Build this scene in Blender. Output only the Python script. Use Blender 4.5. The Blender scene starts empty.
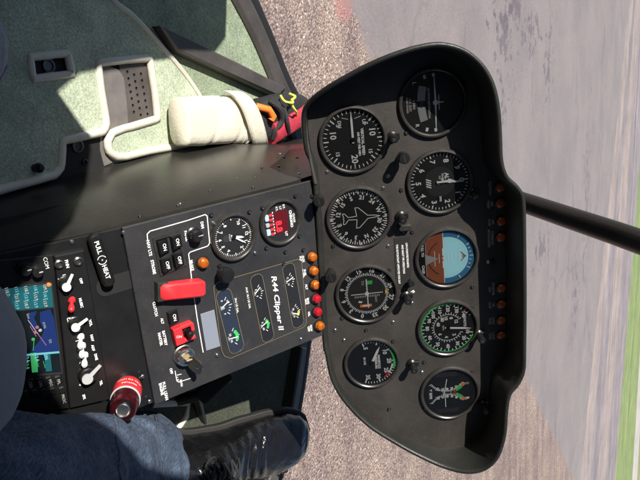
import bpy, bmesh, math, random
from mathutils import Vector as V, Matrix, noise
from mathutils.geometry import tessellate_polygon
random.seed(4)
PI = math.pi
sc = bpy.context.scene
COL = sc.collection
# ---------------------------------------------------------------- camera solve (photo is a portrait shot lying on its side)
F = 640.0
Xc = V((1940, 207, 640)).normalized()
_h = V((0, 370, 640)).normalized()
UPc = _h.cross(Xc).normalized()
if UPc.y < 0: UPc = -UPc
Yc = UPc.cross(Xc).normalized()
if Yc.z < 0: Yc = -Yc
CAM = V((-.17, 0, 1.2))
ZF = .55                                     # cabin floor height
def c2w(r): return V((Xc.dot(r), Yc.dot(r), UPc.dot(r)))
def wdir(u, v): return c2w(V(((v - 240) / F, (u - 320) / F, 1)))
def at(u, v, f): return CAM + wdir(u, v) * f
def onz(u, v, z):
    d = wdir(u, v); return CAM + d * ((z - CAM.z) / d.z)
def frame(o, up):
    x = V((1, 0, 0)); up = up.normalized(); n = x.cross(up)
    return Matrix(((x.x, up.x, n.x, o.x), (x.y, up.y, n.y, o.y), (x.z, up.z, n.z, o.z), (0, 0, 0, 1)))
PE = V((0, .525, .851)); DE = V((0, .903, .43))
P0 = at(400, 240, .80)
PM = frame(P0, PE); PMi = PM.inverted()
def _loc(Mi, u, v, c):
    o = Mi @ CAM; d = Mi.to_3x3() @ wdir(u, v); p = o + d * ((c - o.z) / d.z); return p.x, p.y
def pan(u, v, c=0): return _loc(PMi, u, v, c)
_a, _b = pan(318, 258)
A0 = PM @ V((_a, _b, 0))
CM = frame(A0, DE); CMi = CM.inverted()
def con(u, v, c=0): return _loc(CMi, u, v, c)

# ---------------------------------------------------------------- materials
def mat(name, col, rough=.5, metal=0, bump=0, bscale=200, var=0, vscale=8, spec=None, emit=0, coat=0, sheen=0, dust=0):
    m = bpy.data.materials.new(name); m.use_nodes = True
    nt = m.node_tree; b = nt.nodes['Principled BSDF']
    b.inputs['Base Color'].default_value = (*col, 1); b.inputs['Roughness'].default_value = rough; b.inputs['Metallic'].default_value = metal
    if spec is not None: b.inputs['Specular IOR Level'].default_value = spec
    if coat: b.inputs['Coat Weight'].default_value = coat
    if sheen: b.inputs['Sheen Weight'].default_value = sheen
    if emit:
        b.inputs['Base Color'].default_value = (*[c * .2 for c in col], 1)
        b.inputs['Emission Color'].default_value = (*col, 1); b.inputs['Emission Strength'].default_value = emit
    tc = nt.nodes.new('ShaderNodeTexCoord')
    if bump:
        n = nt.nodes.new('ShaderNodeTexNoise'); n.inputs['Scale'].default_value = bscale; n.inputs['Detail'].default_value = 4
        nt.links.new(tc.outputs['Object'], n.inputs['Vector'])
        bp = nt.nodes.new('ShaderNodeBump'); bp.inputs['Strength'].default_value = bump; bp.inputs['Distance'].default_value = .002
        nt.links.new(n.outputs['Fac'], bp.inputs['Height']); nt.links.new(bp.outputs['Normal'], b.inputs['Normal'])
    if var:
        n = nt.nodes.new('ShaderNodeTexNoise'); n.inputs['Scale'].default_value = vscale; n.inputs['Detail'].default_value = 6; n.inputs['Roughness'].default_value = .65
        nt.links.new(tc.outputs['Object'], n.inputs['Vector'])
        r = nt.nodes.new('ShaderNodeValToRGB')
        r.color_ramp.elements[0].position = .3; r.color_ramp.elements[1].position = .7
        r.color_ramp.elements[0].color = (*[c * (1 - var) for c in col], 1); r.color_ramp.elements[1].color = (*[min(1, c * (1 + var)) for c in col], 1)
        nt.links.new(n.outputs['Fac'], r.inputs['Fac']); nt.links.new(r.outputs['Color'], b.inputs['Base Color'])
        if rough > .2:
            mr = nt.nodes.new('ShaderNodeMapRange'); mr.inputs['To Min'].default_value = rough * .8; mr.inputs['To Max'].default_value = min(1, rough * 1.25)
            nt.links.new(n.outputs['Fac'], mr.inputs['Value']); nt.links.new(mr.outputs['Result'], b.inputs['Roughness'])
    if dust:
        src = b.inputs['Base Color'].links[0].from_socket if b.inputs['Base Color'].is_linked else None
        n = nt.nodes.new('ShaderNodeTexNoise'); n.inputs['Scale'].default_value = 330; n.inputs['Detail'].default_value = 2
        n2 = nt.nodes.new('ShaderNodeTexNoise'); n2.inputs['Scale'].default_value = 16; n2.inputs['Detail'].default_value = 5; n2.inputs['Roughness'].default_value = .7
        mp = nt.nodes.new('ShaderNodeMapping'); mp.inputs['Scale'].default_value = (30, 1400, 400); mp.inputs['Rotation'].default_value = (.3, .2, .5)
        n3 = nt.nodes.new('ShaderNodeTexNoise'); n3.inputs['Scale'].default_value = 1; n3.inputs['Detail'].default_value = 1
        for q in (n, n2, mp): nt.links.new(tc.outputs['Object'], q.inputs['Vector'])
        nt.links.new(mp.outputs[0], n3.inputs['Vector'])
        def rmp(x, a, c):
            r = nt.nodes.new('ShaderNodeMapRange'); r.inputs['From Min'].default_value = a; r.inputs['From Max'].default_value = c; nt.links.new(x, r.inputs['Value']); return r.outputs['Result']
        def mth(op, x, y):
            q = nt.nodes.new('ShaderNodeMath'); q.operation = op
            for k, t in enumerate((x, y)):
                if isinstance(t, (int, float)): q.inputs[k].default_value = t
                else: nt.links.new(t, q.inputs[k])
            return q.outputs[0]
        patch = rmp(n2.outputs['Fac'], .42, .72)
        spk = mth('MULTIPLY', rmp(n.outputs['Fac'], .68, .74), 1.0)
        scr = mth('MULTIPLY', rmp(n3.outputs['Fac'], .74, .80), patch)
        f = mth('MULTIPLY', mth('ADD', mth('MULTIPLY', patch, .12), mth('ADD', mth('MULTIPLY', spk, .28), mth('MULTIPLY', scr, .6))), dust)
        mx = nt.nodes.new('ShaderNodeMix'); mx.data_type = 'RGBA'; nt.links.new(f, mx.inputs[0]); mx.inputs[7].default_value = (.22, .20, .17, 1)
        if src: nt.links.new(src, mx.inputs[6])
        else: mx.inputs[6].default_value = (*col, 1)
        nt.links.new(mx.outputs[2], b.inputs['Base Color'])
    return m
def glass_mat(name, tint=(.96, .97, .97), k=.5, rough=0.0):
    m = bpy.data.materials.new(name); m.use_nodes = True; nt = m.node_tree
    for n in list(nt.nodes): nt.nodes.remove(n)
    o = nt.nodes.new('ShaderNodeOutputMaterial'); mx = nt.nodes.new('ShaderNodeMixShader')
    t = nt.nodes.new('ShaderNodeBsdfTransparent'); t.inputs[0].default_value = (*tint, 1)
    g = nt.nodes.new('ShaderNodeBsdfGlossy'); g.inputs['Roughness'].default_value = rough
    fr = nt.nodes.new('ShaderNodeFresnel'); fr.inputs[0].default_value = 1.45
    ml = nt.nodes.new('ShaderNodeMath'); ml.operation = 'MULTIPLY'; ml.inputs[1].default_value = k
    nt.links.new(fr.outputs[0], ml.inputs[0]); nt.links.new(ml.outputs[0], mx.inputs[0])
    nt.links.new(t.outputs[0], mx.inputs[1]); nt.links.new(g.outputs[0], mx.inputs[2]); nt.links.new(mx.outputs[0], o.inputs[0])
    return m
M = {}
M['panel'] = mat('panel_paint', (.0265, .0228, .0198), .5, bump=.2, bscale=900, var=.25, vscale=14, dust=0.55)
M['console'] = mat('console_paint', (.021, .0208, .0225), .44, bump=.2, bscale=900, var=.25, vscale=12, dust=0.55)
M['hood'] = mat('hood_plastic', (.0135, .0142, .012), .42, bump=.2, bscale=700, var=.3, vscale=9, dust=0.25)
M['flank'] = mat('flank_paint', (.0205, .0192, .0172), .30, bump=.10, bscale=300, var=.45, vscale=5, dust=0.3)
M['black'] = mat('black_plastic', (.009, .009, .009), .35, var=.2, vscale=30)
M['black_matte'] = mat('black_matte', (.008, .008, .008), .8)
M['dial'] = mat('dial_black', (.009, .0095, .010), .6)
M['dialgrey'] = mat('dial_grey', (.028, .028, .028), .6)
M['bezel'] = mat('bezel_metal', (.060, .056, .052), .33, metal=.55, var=.3, vscale=60)
M['white'] = mat('white_paint', (.78, .78, .75), .6)
M['grey'] = mat('grey_mark', (.33, .34, .33), .6)
M['dim'] = mat('dim_mark', (.40, .39, .37), .6)
M['green'] = mat('green_mark', (.05, .55, .12), .6)
M['yellow'] = mat('yellow_mark', (.8, .6, .05), .6)
M['red'] = mat('red_mark', (.65, .03, .03), .5)
M['redplastic'] = mat('red_plastic', (.68, .028, .035), .38, bump=.06, bscale=300, var=.12, vscale=60)
M['orange'] = mat('orange_mark', (.85, .2, .03), .5)
M['brown'] = mat('horizon_ground', (.30, .085, .035), .6)
M['cyan'] = mat('horizon_sky_lit', (.48, .90, .98), .5)
M['blue'] = mat('horizon_sky_shaded', (.04, .20, .36), .5)  # darker copy of the sky tone, with shadow put into its colour
M['amber_lens'] = mat('amber_lens', (.80, .15, .006), .08, bump=.7, bscale=260, var=.65, vscale=210, coat=.8)
M['amber_lens'].node_tree.nodes['Principled BSDF'].inputs['Transmission Weight'].default_value = .4
M['red_lens'] = mat('red_lens', (.36, .008, .015), .10, bump=.5, bscale=330, var=.5, vscale=230, coat=.8)
M['dark_lens'] = mat('dark_amber_lens', (.42, .085, .022), .2, coat=.4)
M['steel'] = mat('steel', (.62, .61, .58), .28, metal=1, var=.15, vscale=40)
M['darksteel'] = mat('dark_steel', (.16, .15, .14), .35, metal=.9)
M['gold'] = mat('brass_edge', (.35, .29, .18), .4, metal=.7)
M['placard'] = mat('placard_grey', (.20, .22, .27), .45)
M['slotreflect'] = mat('slot_reflection', (.025, .035, .055), .3)  # bluish reflection put into the window's base colour
M['carpet'] = None
M['piping'] = mat('piping_vinyl', (.60, .57, .47), .5, bump=.25, bscale=160, var=.12, vscale=25)
M['cream'] = mat('cream_leather', (.66, .62, .50), .5, bump=.3, bscale=220, var=.10, vscale=18)
M['frame'] = mat('frame_paint', (.060, .053, .048), .42, bump=.2, bscale=150, var=.35, vscale=12, dust=.8)
M['rubber'] = mat('rubber', (.012, .012, .012), .6)
M['post'] = mat('post_black', (.010, .010, .010), .32, bump=.15, bscale=300, var=.3, vscale=15)
M['plate'] = mat('grey_plate', (.15, .135, .125), .5, bump=.1, bscale=120, var=.3, vscale=20)
M['plate2'] = mat('dark_plate', (.085, .073, .066), .5, bump=.1, bscale=120, var=.3, vscale=20)
M['floor'] = mat('floor_metal', (.05, .046, .042), .6, bump=.2, bscale=100, var=.4, vscale=15)
M['shell'] = mat('cabin_shell', (.23, .22, .2), .6, var=.15, vscale=4)
M['roof'] = mat('roof_lining', (.16, .155, .145), .8, var=.15, vscale=6)
M['seatleather'] = mat('seat_leather', (.35, .32, .26), .5, bump=.25, bscale=150, var=.1, vscale=10)
M['leather'] = mat('black_shoe_leather', (.007, .007, .008), .20, bump=.8, bscale=55, var=.35, vscale=30, coat=.35)
M['leather'].node_tree.nodes['Bump'].inputs['Distance'].default_value = .005
M['sole'] = mat('shoe_sole', (.022, .02, .018), .6)
M['lace'] = mat('shoe_lace', (.015, .015, .015), .8)
M['knit'] = mat('grey_knit', (.30, .31, .33), .9, bump=.8, bscale=400, var=.25, vscale=120)
M['purple'] = mat('purple_knit', (.12, .06, .22), .9, bump=.8, bscale=400)
M['greycloth'] = mat('grey_cloth', (.21, .215, .22), .95, bump=.35, bscale=260, var=.15, vscale=14)
M['skin'] = mat('skin', (.50, .30, .22), .55, bump=.1, bscale=200, var=.1, vscale=20)
M['hair'] = mat('hair', (.05, .035, .025), .6, bump=.6, bscale=150)
M['shirt'] = mat('shirt_cloth', (.20, .23, .28), .9, bump=.3, bscale=200, var=.1)
M['eyewhite'] = mat('eye_white', (.8, .8, .78), .3)
M['bagred'] = mat('bag_red', (.42, .028, .05), .7, bump=.5, bscale=300, var=.2, vscale=40)
M['bagblack'] = mat('bag_black', (.016, .016, .017), .75, bump=.6, bscale=260, var=.3, vscale=40)
M['cord'] = mat('yellow_cord', (.75, .78, .10), .6)
M['redanod'] = mat('red_anodised', (.55, .03, .05), .25, metal=.5, var=.2, vscale=40)
M['darkred'] = mat('dark_red_anodised', (.09, .008, .014), .2, metal=.6)
M['led'] = mat('red_led', (1, .03, .04), .4, emit=1.1)
M['ledwin'] = mat('led_window', (.10, .006, .010), .2)
M['lightblue'] = mat('button_blue', (.42, .68, .78), .4)
M['scr_blue'] = mat('screen_blue', (.03, .07, .30), .2, emit=.16)
M['scr_teal'] = mat('screen_teal', (.03, .22, .26), .2, emit=.20)
M['scr_land'] = mat('screen_land', (.006, .010, .012), .15)
M['scr_cyan'] = mat('screen_cyan', (.25, .75, .85), .2, emit=.28)
M['scr_green'] = mat('screen_green', (.08, .65, .20), .2, emit=.24)
M['scr_white'] = mat('screen_white', (.75, .75, .72), .2, emit=.25)
M['scr_mag'] = mat('screen_magenta', (.7, .25, .45), .2, emit=.2)
M['knobgrey'] = mat('knob_grey', (.42, .42, .42), .4)
M['gauge_glass'] = glass_mat('gauge_glass', (.97, .97, .97), .8, .02)
M['canopy'] = glass_mat('canopy_glass', (.97, .975, .975), .25)

def link_noise(nt, scale, detail=4, rough=.6, vec=None):
    n = nt.nodes.new('ShaderNodeTexNoise'); n.inputs['Scale'].default_value = scale; n.inputs['Detail'].default_value = detail; n.inputs['Roughness'].default_value = rough
    if vec: nt.links.new(vec, n.inputs['Vector'])
    return n
def ramp(nt, stops, src):
    r = nt.nodes.new('ShaderNodeValToRGB'); cr = r.color_ramp
    while len(cr.elements) < len(stops): cr.elements.new(.5)
    for e, (p, c) in zip(cr.elements, stops):
        e.position = p; e.color = (*c, 1) if len(c) == 3 else c
    nt.links.new(src, r.inputs['Fac']); return r
def mix(nt, a, b, fac, mode='MIX'):
    m = nt.nodes.new('ShaderNodeMix'); m.data_type = 'RGBA'; m.blend_type = mode
    for k, s in ((6, a), (7, b)):
        if hasattr(s, 'links') or hasattr(s, 'is_linked'): nt.links.new(s, m.inputs[k])
        else: m.inputs[k].default_value = (*s, 1)
    if hasattr(fac, 'is_linked'): nt.links.new(fac, m.inputs[0])
    else: m.inputs[0].default_value = fac
    return m.outputs[2]
def newmat(name, rough):
    m = bpy.data.materials.new(name); m.use_nodes = True; nt = m.node_tree; b = nt.nodes['Principled BSDF']
    b.inputs['Roughness'].default_value = rough
    tc = nt.nodes.new('ShaderNodeTexCoord'); return m, nt, b, tc.outputs['Object']
def bump(nt, b, h, strength, dist):
    bp = nt.nodes.new('ShaderNodeBump'); bp.inputs['Strength'].default_value = strength; bp.inputs['Distance'].default_value = dist
    nt.links.new(h, bp.inputs['Height']); nt.links.new(bp.outputs['Normal'], b.inputs['Normal'])
def carpet_material(name, c0, c1):
    m, nt, b, oc = newmat(name, .95)
    n1 = link_noise(nt, 330, 5, .9, oc); n2 = link_noise(nt, 22, 4, .6, oc)
    r1 = ramp(nt, [(.34, [c * .55 for c in c0]), (.62, [min(.92, c * 1.38) for c in c1])], n1.outputs['Fac'])
    n4 = link_noise(nt, 95, 4, .75, oc); r4 = ramp(nt, [(.33, (.84, .85, .83)), (.66, (1.10, 1.10, 1.10))], n4.outputs['Fac'])
    r2 = ramp(nt, [(.3, (.78, .78, .78)), (.7, (1.12, 1.12, 1.12))], n2.outputs['Fac'])
    r2 = type('o', (), {'outputs': {'Color': mix(nt, r2.outputs['Color'], r4.outputs['Color'], 1.0, 'MULTIPLY')}})
    nt.links.new(mix(nt, r1.outputs['Color'], r2.outputs['Color'], 1.0, 'MULTIPLY'), b.inputs['Base Color'])
    b.inputs['Sheen Weight'].default_value = .15
    n3 = link_noise(nt, 260, 6, .85, oc)
    bump(nt, b, n3.outputs['Fac'], .8, .004)
    return m
M['carpet'] = carpet_material('green_carpet', (.50, .61, .40), (.60, .70, .49))
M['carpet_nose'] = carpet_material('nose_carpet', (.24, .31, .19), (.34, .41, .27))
def gravel_color(nt, oc):
    v1 = nt.nodes.new('ShaderNodeTexVoronoi'); v1.inputs['Scale'].default_value = 122; nt.links.new(oc, v1.inputs['Vector'])
    v2 = nt.nodes.new('ShaderNodeTexVoronoi'); v2.inputs['Scale'].default_value = 210; nt.links.new(oc, v2.inputs['Vector'])
    sep = nt.nodes.new('ShaderNodeSeparateColor'); nt.links.new(v1.outputs['Color'], sep.inputs[0])
    r1 = ramp(nt, [(0, (.10, .076, .068)), (.2, (.20, .155, .13)), (.5, (.32, .255, .212)), (.78, (.27, .208, .186)), (.9, (.44, .37, .31)), (1, (.66, .60, .53))], sep.outputs[0])
    sep2 = nt.nodes.new('ShaderNodeSeparateColor'); nt.links.new(v2.outputs['Color'], sep2.inputs[0])
    r2 = ramp(nt, [(0, (.11, .087, .080)), (.5, (.26, .208, .182)), (1, (.46, .39, .34))], sep2.outputs[1])
    n = link_noise(nt, 24, 5, .75, oc); rn = ramp(nt, [(.42, (0, 0, 0)), (.56, (1, 1, 1))], n.outputs['Fac'])
    c = mix(nt, r1.outputs['Color'], r2.outputs['Color'], rn.outputs['Color'])
    gap = ramp(nt, [(0, (1, 1, 1)), (.45, (1, 1, 1)), (.85, (.5, .47, .46))], v1.outputs['Distance'])
    c = mix(nt, c, gap.outputs['Color'], .8, 'MULTIPLY')
    big = link_noise(nt, 3.1, 7, .68, oc); rb = ramp(nt, [(.3, (.74, .71, .74)), (.7, (1.2, 1.17, 1.14))], big.outputs['Fac'])
    c = mix(nt, c, rb.outputs['Color'], 1, 'MULTIPLY')
    # wheel-worn bands running along the verge
    mp = nt.nodes.new('ShaderNodeMapping'); mp.inputs['Rotation'].default_value = (0, 0, math.radians(-58)); mp.inputs['Scale'].default_value = (.35, 5.5, 1); nt.links.new(oc, mp.inputs['Vector'])
    st = link_noise(nt, .9, 5, .6, mp.outputs[0]); rs = ramp(nt, [(.38, (.70, .62, .68)), (.56, (1.08, 1.03, 1.0))], st.outputs['Fac'])
    c = mix(nt, c, rs.outputs['Color'], .8, 'MULTIPLY')
    hm = nt.nodes.new('ShaderNodeMath'); hm.operation = 'SUBTRACT'; hm.inputs[0].default_value = 1; nt.links.new(v1.outputs['Distance'], hm.inputs[1])
    return c, hm.outputs[0]
def red_patch(nt, oc, c):
    mp = nt.nodes.new('ShaderNodeMapping'); pc = onz(343, 4, 0)
    mp.inputs['Location'].default_value = (-pc.x * 7, -pc.y * 5, 0); mp.inputs['Scale'].default_value = (7, 5, 1)
    nt.links.new(oc, mp.inputs['Vector'])
    ln = nt.nodes.new('ShaderNodeVectorMath'); ln.operation = 'LENGTH'; nt.links.new(mp.outputs[0], ln.inputs[0])
    ad = nt.nodes.new('ShaderNodeMath'); ad.operation = 'ADD'; nt.links.new(ln.outputs['Value'], ad.inputs[0])
    nn = link_noise(nt, 18, 4, .7, oc); nt.links.new(nn.outputs['Fac'], ad.inputs[1])
    rr = ramp(nt, [(.75, (1, 1, 1)), (1.05, (0, 0, 0))], ad.outputs[0])
    rm = nt.nodes.new('ShaderNodeMath'); rm.operation = 'MULTIPLY'; rm.inputs[1].default_value = .5; nt.links.new(rr.outputs['Color'], rm.inputs[0])
    return mix(nt, c, (.40, .16, .15), rm.outputs[0])
def gravel_material():
    m, nt, b, oc = newmat('gravel', .92)
    c, h = gravel_color(nt, oc); c = red_patch(nt, oc, c)
    nt.links.new(c, b.inputs['Base Color']); bump(nt, b, h, .6, .008)
    return m
def asphalt_material(name, base, speck=.6):
    m, nt, b, oc = newmat(name, .9)
    n0 = link_noise(nt, 260, 3, .9, oc)
    n1 = link_noise(nt, 70, 6, .85, oc)
    r0 = ramp(nt, [(.3, [c * .55 for c in base]), (.5, base), (.72, [c * 1.55 for c in base])], n0.outputs['Fac'])
    r1 = ramp(nt, [(.3, (.80, .78, .78)), (.7, (1.2, 1.18, 1.17))], n1.outputs['Fac'])
    c = mix(nt, r0.outputs['Color'], r1.outputs['Color'], 1, 'MULTIPLY')
    n2 = link_noise(nt, 1.1, 8, .7, oc); r2 = ramp(nt, [(.3, (.82, .80, .83)), (.7, (1.14, 1.11, 1.09))], n2.outputs['Fac'])
    c = mix(nt, c, r2.outputs['Color'], 1, 'MULTIPLY')
    def layer(c, fac, col, amt):
        ml = nt.nodes.new('ShaderNodeMath'); ml.operation = 'MULTIPLY'; ml.inputs[1].default_value = amt; nt.links.new(fac, ml.inputs[0])
        return mix(nt, c, col, ml.outputs[0])
    # oil stains and scuffs, broken up by fine noise
    mp = nt.nodes.new('ShaderNodeMapping'); mp.inputs['Rotation'].default_value = (0, 0, math.radians(-14)); mp.inputs['Scale'].default_value = (.5, 1.7, 1); mp.inputs['Location'].default_value = (.7, .25, 0); nt.links.new(oc, mp.inputs['Vector'])
    n3 = link_noise(nt, 1.15, 9, .72, mp.outputs[0]); r3 = ramp(nt, [(.585, (0, 0, 0)), (.64, (1, 1, 1))], n3.outputs['Fac'])
    c = layer(c, r3.outputs['Color'], (.10, .092, .105), .38)
    n4 = link_noise(nt, 6.5, 5, .65, oc); r4 = ramp(nt, [(.66, (0, 0, 0)), (.70, (1, 1, 1))], n4.outputs['Fac'])
    c = layer(c, r4.outputs['Color'], (.10, .085, .10), .5)
    for (u, v, rx, ry, tz) in ((505, 24, .42, .34, .50), (512, 8, .2, .5, .50), (530, 34, .26, .5, .53), (501, 105, .16, .14, .50), (548, 70, .5, .35, .55), (541, 250, .2, .5, .52), (575, 300, .9, .5, .55), (586, 205, 1.6, .35, .55)):
        p = onz(u, v, 0)
        mp2 = nt.nodes.new('ShaderNodeMapping'); mp2.inputs['Location'].default_value = (-p.x / rx, -p.y / ry, 0); mp2.inputs['Scale'].default_value = (1 / rx, 1 / ry, 1); nt.links.new(oc, mp2.inputs['Vector'])
        lg = nt.nodes.new('ShaderNodeVectorMath'); lg.operation = 'LENGTH'; nt.links.new(mp2.outputs[0], lg.inputs[0])
        ns = link_noise(nt, 7.5, 6, .7, oc)
        cb = nt.nodes.new('ShaderNodeMath'); cb.operation = 'MULTIPLY_ADD'; cb.inputs[1].default_value = -.16; nt.links.new(lg.outputs['Value'], cb.inputs[0]); nt.links.new(ns.outputs['Fac'], cb.inputs[2])
        rs_ = ramp(nt, [(tz - .085, (0, 0, 0)), (tz - .045, (1, 1, 1))], cb.outputs[0])
        c = layer(c, rs_.outputs['Color'], (.085, .075, .095), .6)
    # hairline cracks
    n6 = link_noise(nt, 2.0, 4, .6, oc); ad = nt.nodes.new('ShaderNodeVectorMath'); ad.operation = 'MULTIPLY_ADD'; ad.inputs[1].default_value = (.5, .5, 0)
    nt.links.new(n6.outputs['Color'], ad.inputs[0]); nt.links.new(oc, ad.inputs[2])
    vc = nt.nodes.new('ShaderNodeTexVoronoi'); vc.feature = 'DISTANCE_TO_EDGE'; vc.inputs['Scale'].default_value = .27; nt.links.new(ad.outputs[0], vc.inputs['Vector'])
    rc = ramp(nt, [(.0, (1, 1, 1)), (.003, (.6, .6, .6)), (.007, (0, 0, 0))], vc.outputs['Distance'])
    c = layer(c, rc.outputs['Color'], (.09, .08, .085), .28)
    # far part dustier
    gc, gh = gravel_color(nt, oc)
    # broken edge against the gravel: distance to the edge line y = 2.50 + .888 x
    dt = nt.nodes.new('ShaderNodeVectorMath'); dt.operation = 'DOT_PRODUCT'; dt.inputs[1].default_value = (-.664, .748, 0); nt.links.new(oc, dt.inputs[0])
    ne = link_noise(nt, 5.0, 9, .75, oc); me_ = nt.nodes.new('ShaderNodeMath'); me_.operation = 'MULTIPLY_ADD'; me_.inputs[1].default_value = .42; me_.inputs[2].default_value = -1.87 - .21; nt.links.new(ne.outputs['Fac'], me_.inputs[0])
    sm = nt.nodes.new('ShaderNodeMath'); sm.operation = 'ADD'; nt.links.new(dt.outputs['Value'], sm.inputs[0]); nt.links.new(me_.outputs[0], sm.inputs[1])
    re = ramp(nt, [(.0, (1, 1, 1)), (.045, (.35, .35, .35)), (.10, (0, 0, 0))], sm.outputs[0])
    c = mix(nt, c, gc, re.outputs['Color']); c = red_patch(nt, oc, c)
    nt.links.new(c, b.inputs['Base Color'])
    hx = nt.nodes.new('ShaderNodeMix'); hx.data_type = 'FLOAT'; nt.links.new(re.outputs['Color'], hx.inputs[0]); nt.links.new(n0.outputs['Fac'], hx.inputs[2]); nt.links.new(gh, hx.inputs[3])
    bump(nt, b, hx.outputs[0], .5, .006)
    return m
def shoulder_material(name, base, dark):
    m, nt, b, oc = newmat(name, .95)
    mp = nt.nodes.new('ShaderNodeMapping'); mp.inputs['Rotation'].default_value = (0, 0, math.radians(20)); mp.inputs['Scale'].default_value = (.10, 2.6, 1); nt.links.new(oc, mp.inputs['Vector'])
    n3 = link_noise(nt, 1.4, 5, .6, mp.outputs[0])
    r = ramp(nt, [(.35, dark), (.65, base)], n3.outputs['Fac'])
    n1 = link_noise(nt, 40, 5, .8, oc); r1 = ramp(nt, [(.3, (.8, .8, .8)), (.7, (1.2, 1.2, 1.2))], n1.outputs['Fac'])
    n2 = link_noise(nt, 1.3, 6, .75, oc); r2 = ramp(nt, [(.35, (.76, .77, .78)), (.65, (1.2, 1.18, 1.16))], n2.outputs['Fac'])
    c = mix(nt, r.outputs['Color'], r1.outputs['Color'], 1, 'MULTIPLY')
    nt.links.new(mix(nt, c, r2.outputs['Color'], 1, 'MULTIPLY'), b.inputs['Base Color'])
    bump(nt, b, n1.outputs['Fac'], .5, .01)
    return m
def denim_material():
    m, nt, b, oc = newmat('denim', .95)
    def st(scale, rot):
        mp = nt.nodes.new('ShaderNodeMapping'); mp.inputs['Scale'].default_value = scale; mp.inputs['Rotation'].default_value = rot; nt.links.new(oc, mp.inputs['Vector'])
        return link_noise(nt, 1, 3, .7, mp.outputs[0])
    a = st((900, 60, 300), (0, 0, -.95)); c_ = st((60, 800, 300), (0, 0, -.95)); big = link_noise(nt, 17, 6, .65, oc)
    ra = ramp(nt, [(.3, (.013, .023, .045)), (.7, (.085, .118, .175))], a.outputs['Fac'])
    rc = ramp(nt, [(.3, (.62, .64, .68)), (.7, (1.4, 1.38, 1.34))], c_.outputs['Fac'])
    rb = ramp(nt, [(.34, (.55, .57, .60)), (.52, (1, 1, 1)), (.74, (1.7, 1.68, 1.6))], big.outputs['Fac'])
    c = mix(nt, ra.outputs['Color'], rc.outputs['Color'], 1, 'MULTIPLY'); c = mix(nt, c, rb.outputs['Color'], 1, 'MULTIPLY')
    nt.links.new(c, b.inputs['Base Color']); bump(nt, b, a.outputs['Fac'], .35, .002)
    return m
M['mat'] = carpet_material('footwell_shade', (.045, .052, .034), (.078, .086, .058))  # dark colour stands in for the shade of the right footwell
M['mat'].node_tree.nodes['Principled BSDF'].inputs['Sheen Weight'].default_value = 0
M['gravel'] = gravel_material()
M['asphalt'] = asphalt_material('asphalt', (.225, .207, .205), .9)
M['denim'] = denim_material(); M['stitch'] = mat('denim_seam', (.055, .075, .105), .9, bump=.6, bscale=700, var=.5, vscale=160)
M['sh_pink'] = shoulder_material('shoulder_pale', (.32, .268, .245), (.24, .198, .195))
M['sh_lav'] = shoulder_material('shoulder_grey', (.265, .232, .238), (.18, .158, .17))
M['grass'] = shoulder_material('grass', (.23, .29, .11), (.14, .19, .075))
M['track'] = shoulder_material('track', (.46, .43, .40), (.36, .34, .32))
M['field'] = shoulder_material('field', (.26, .27, .14), (.19, .21, .1))

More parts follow.
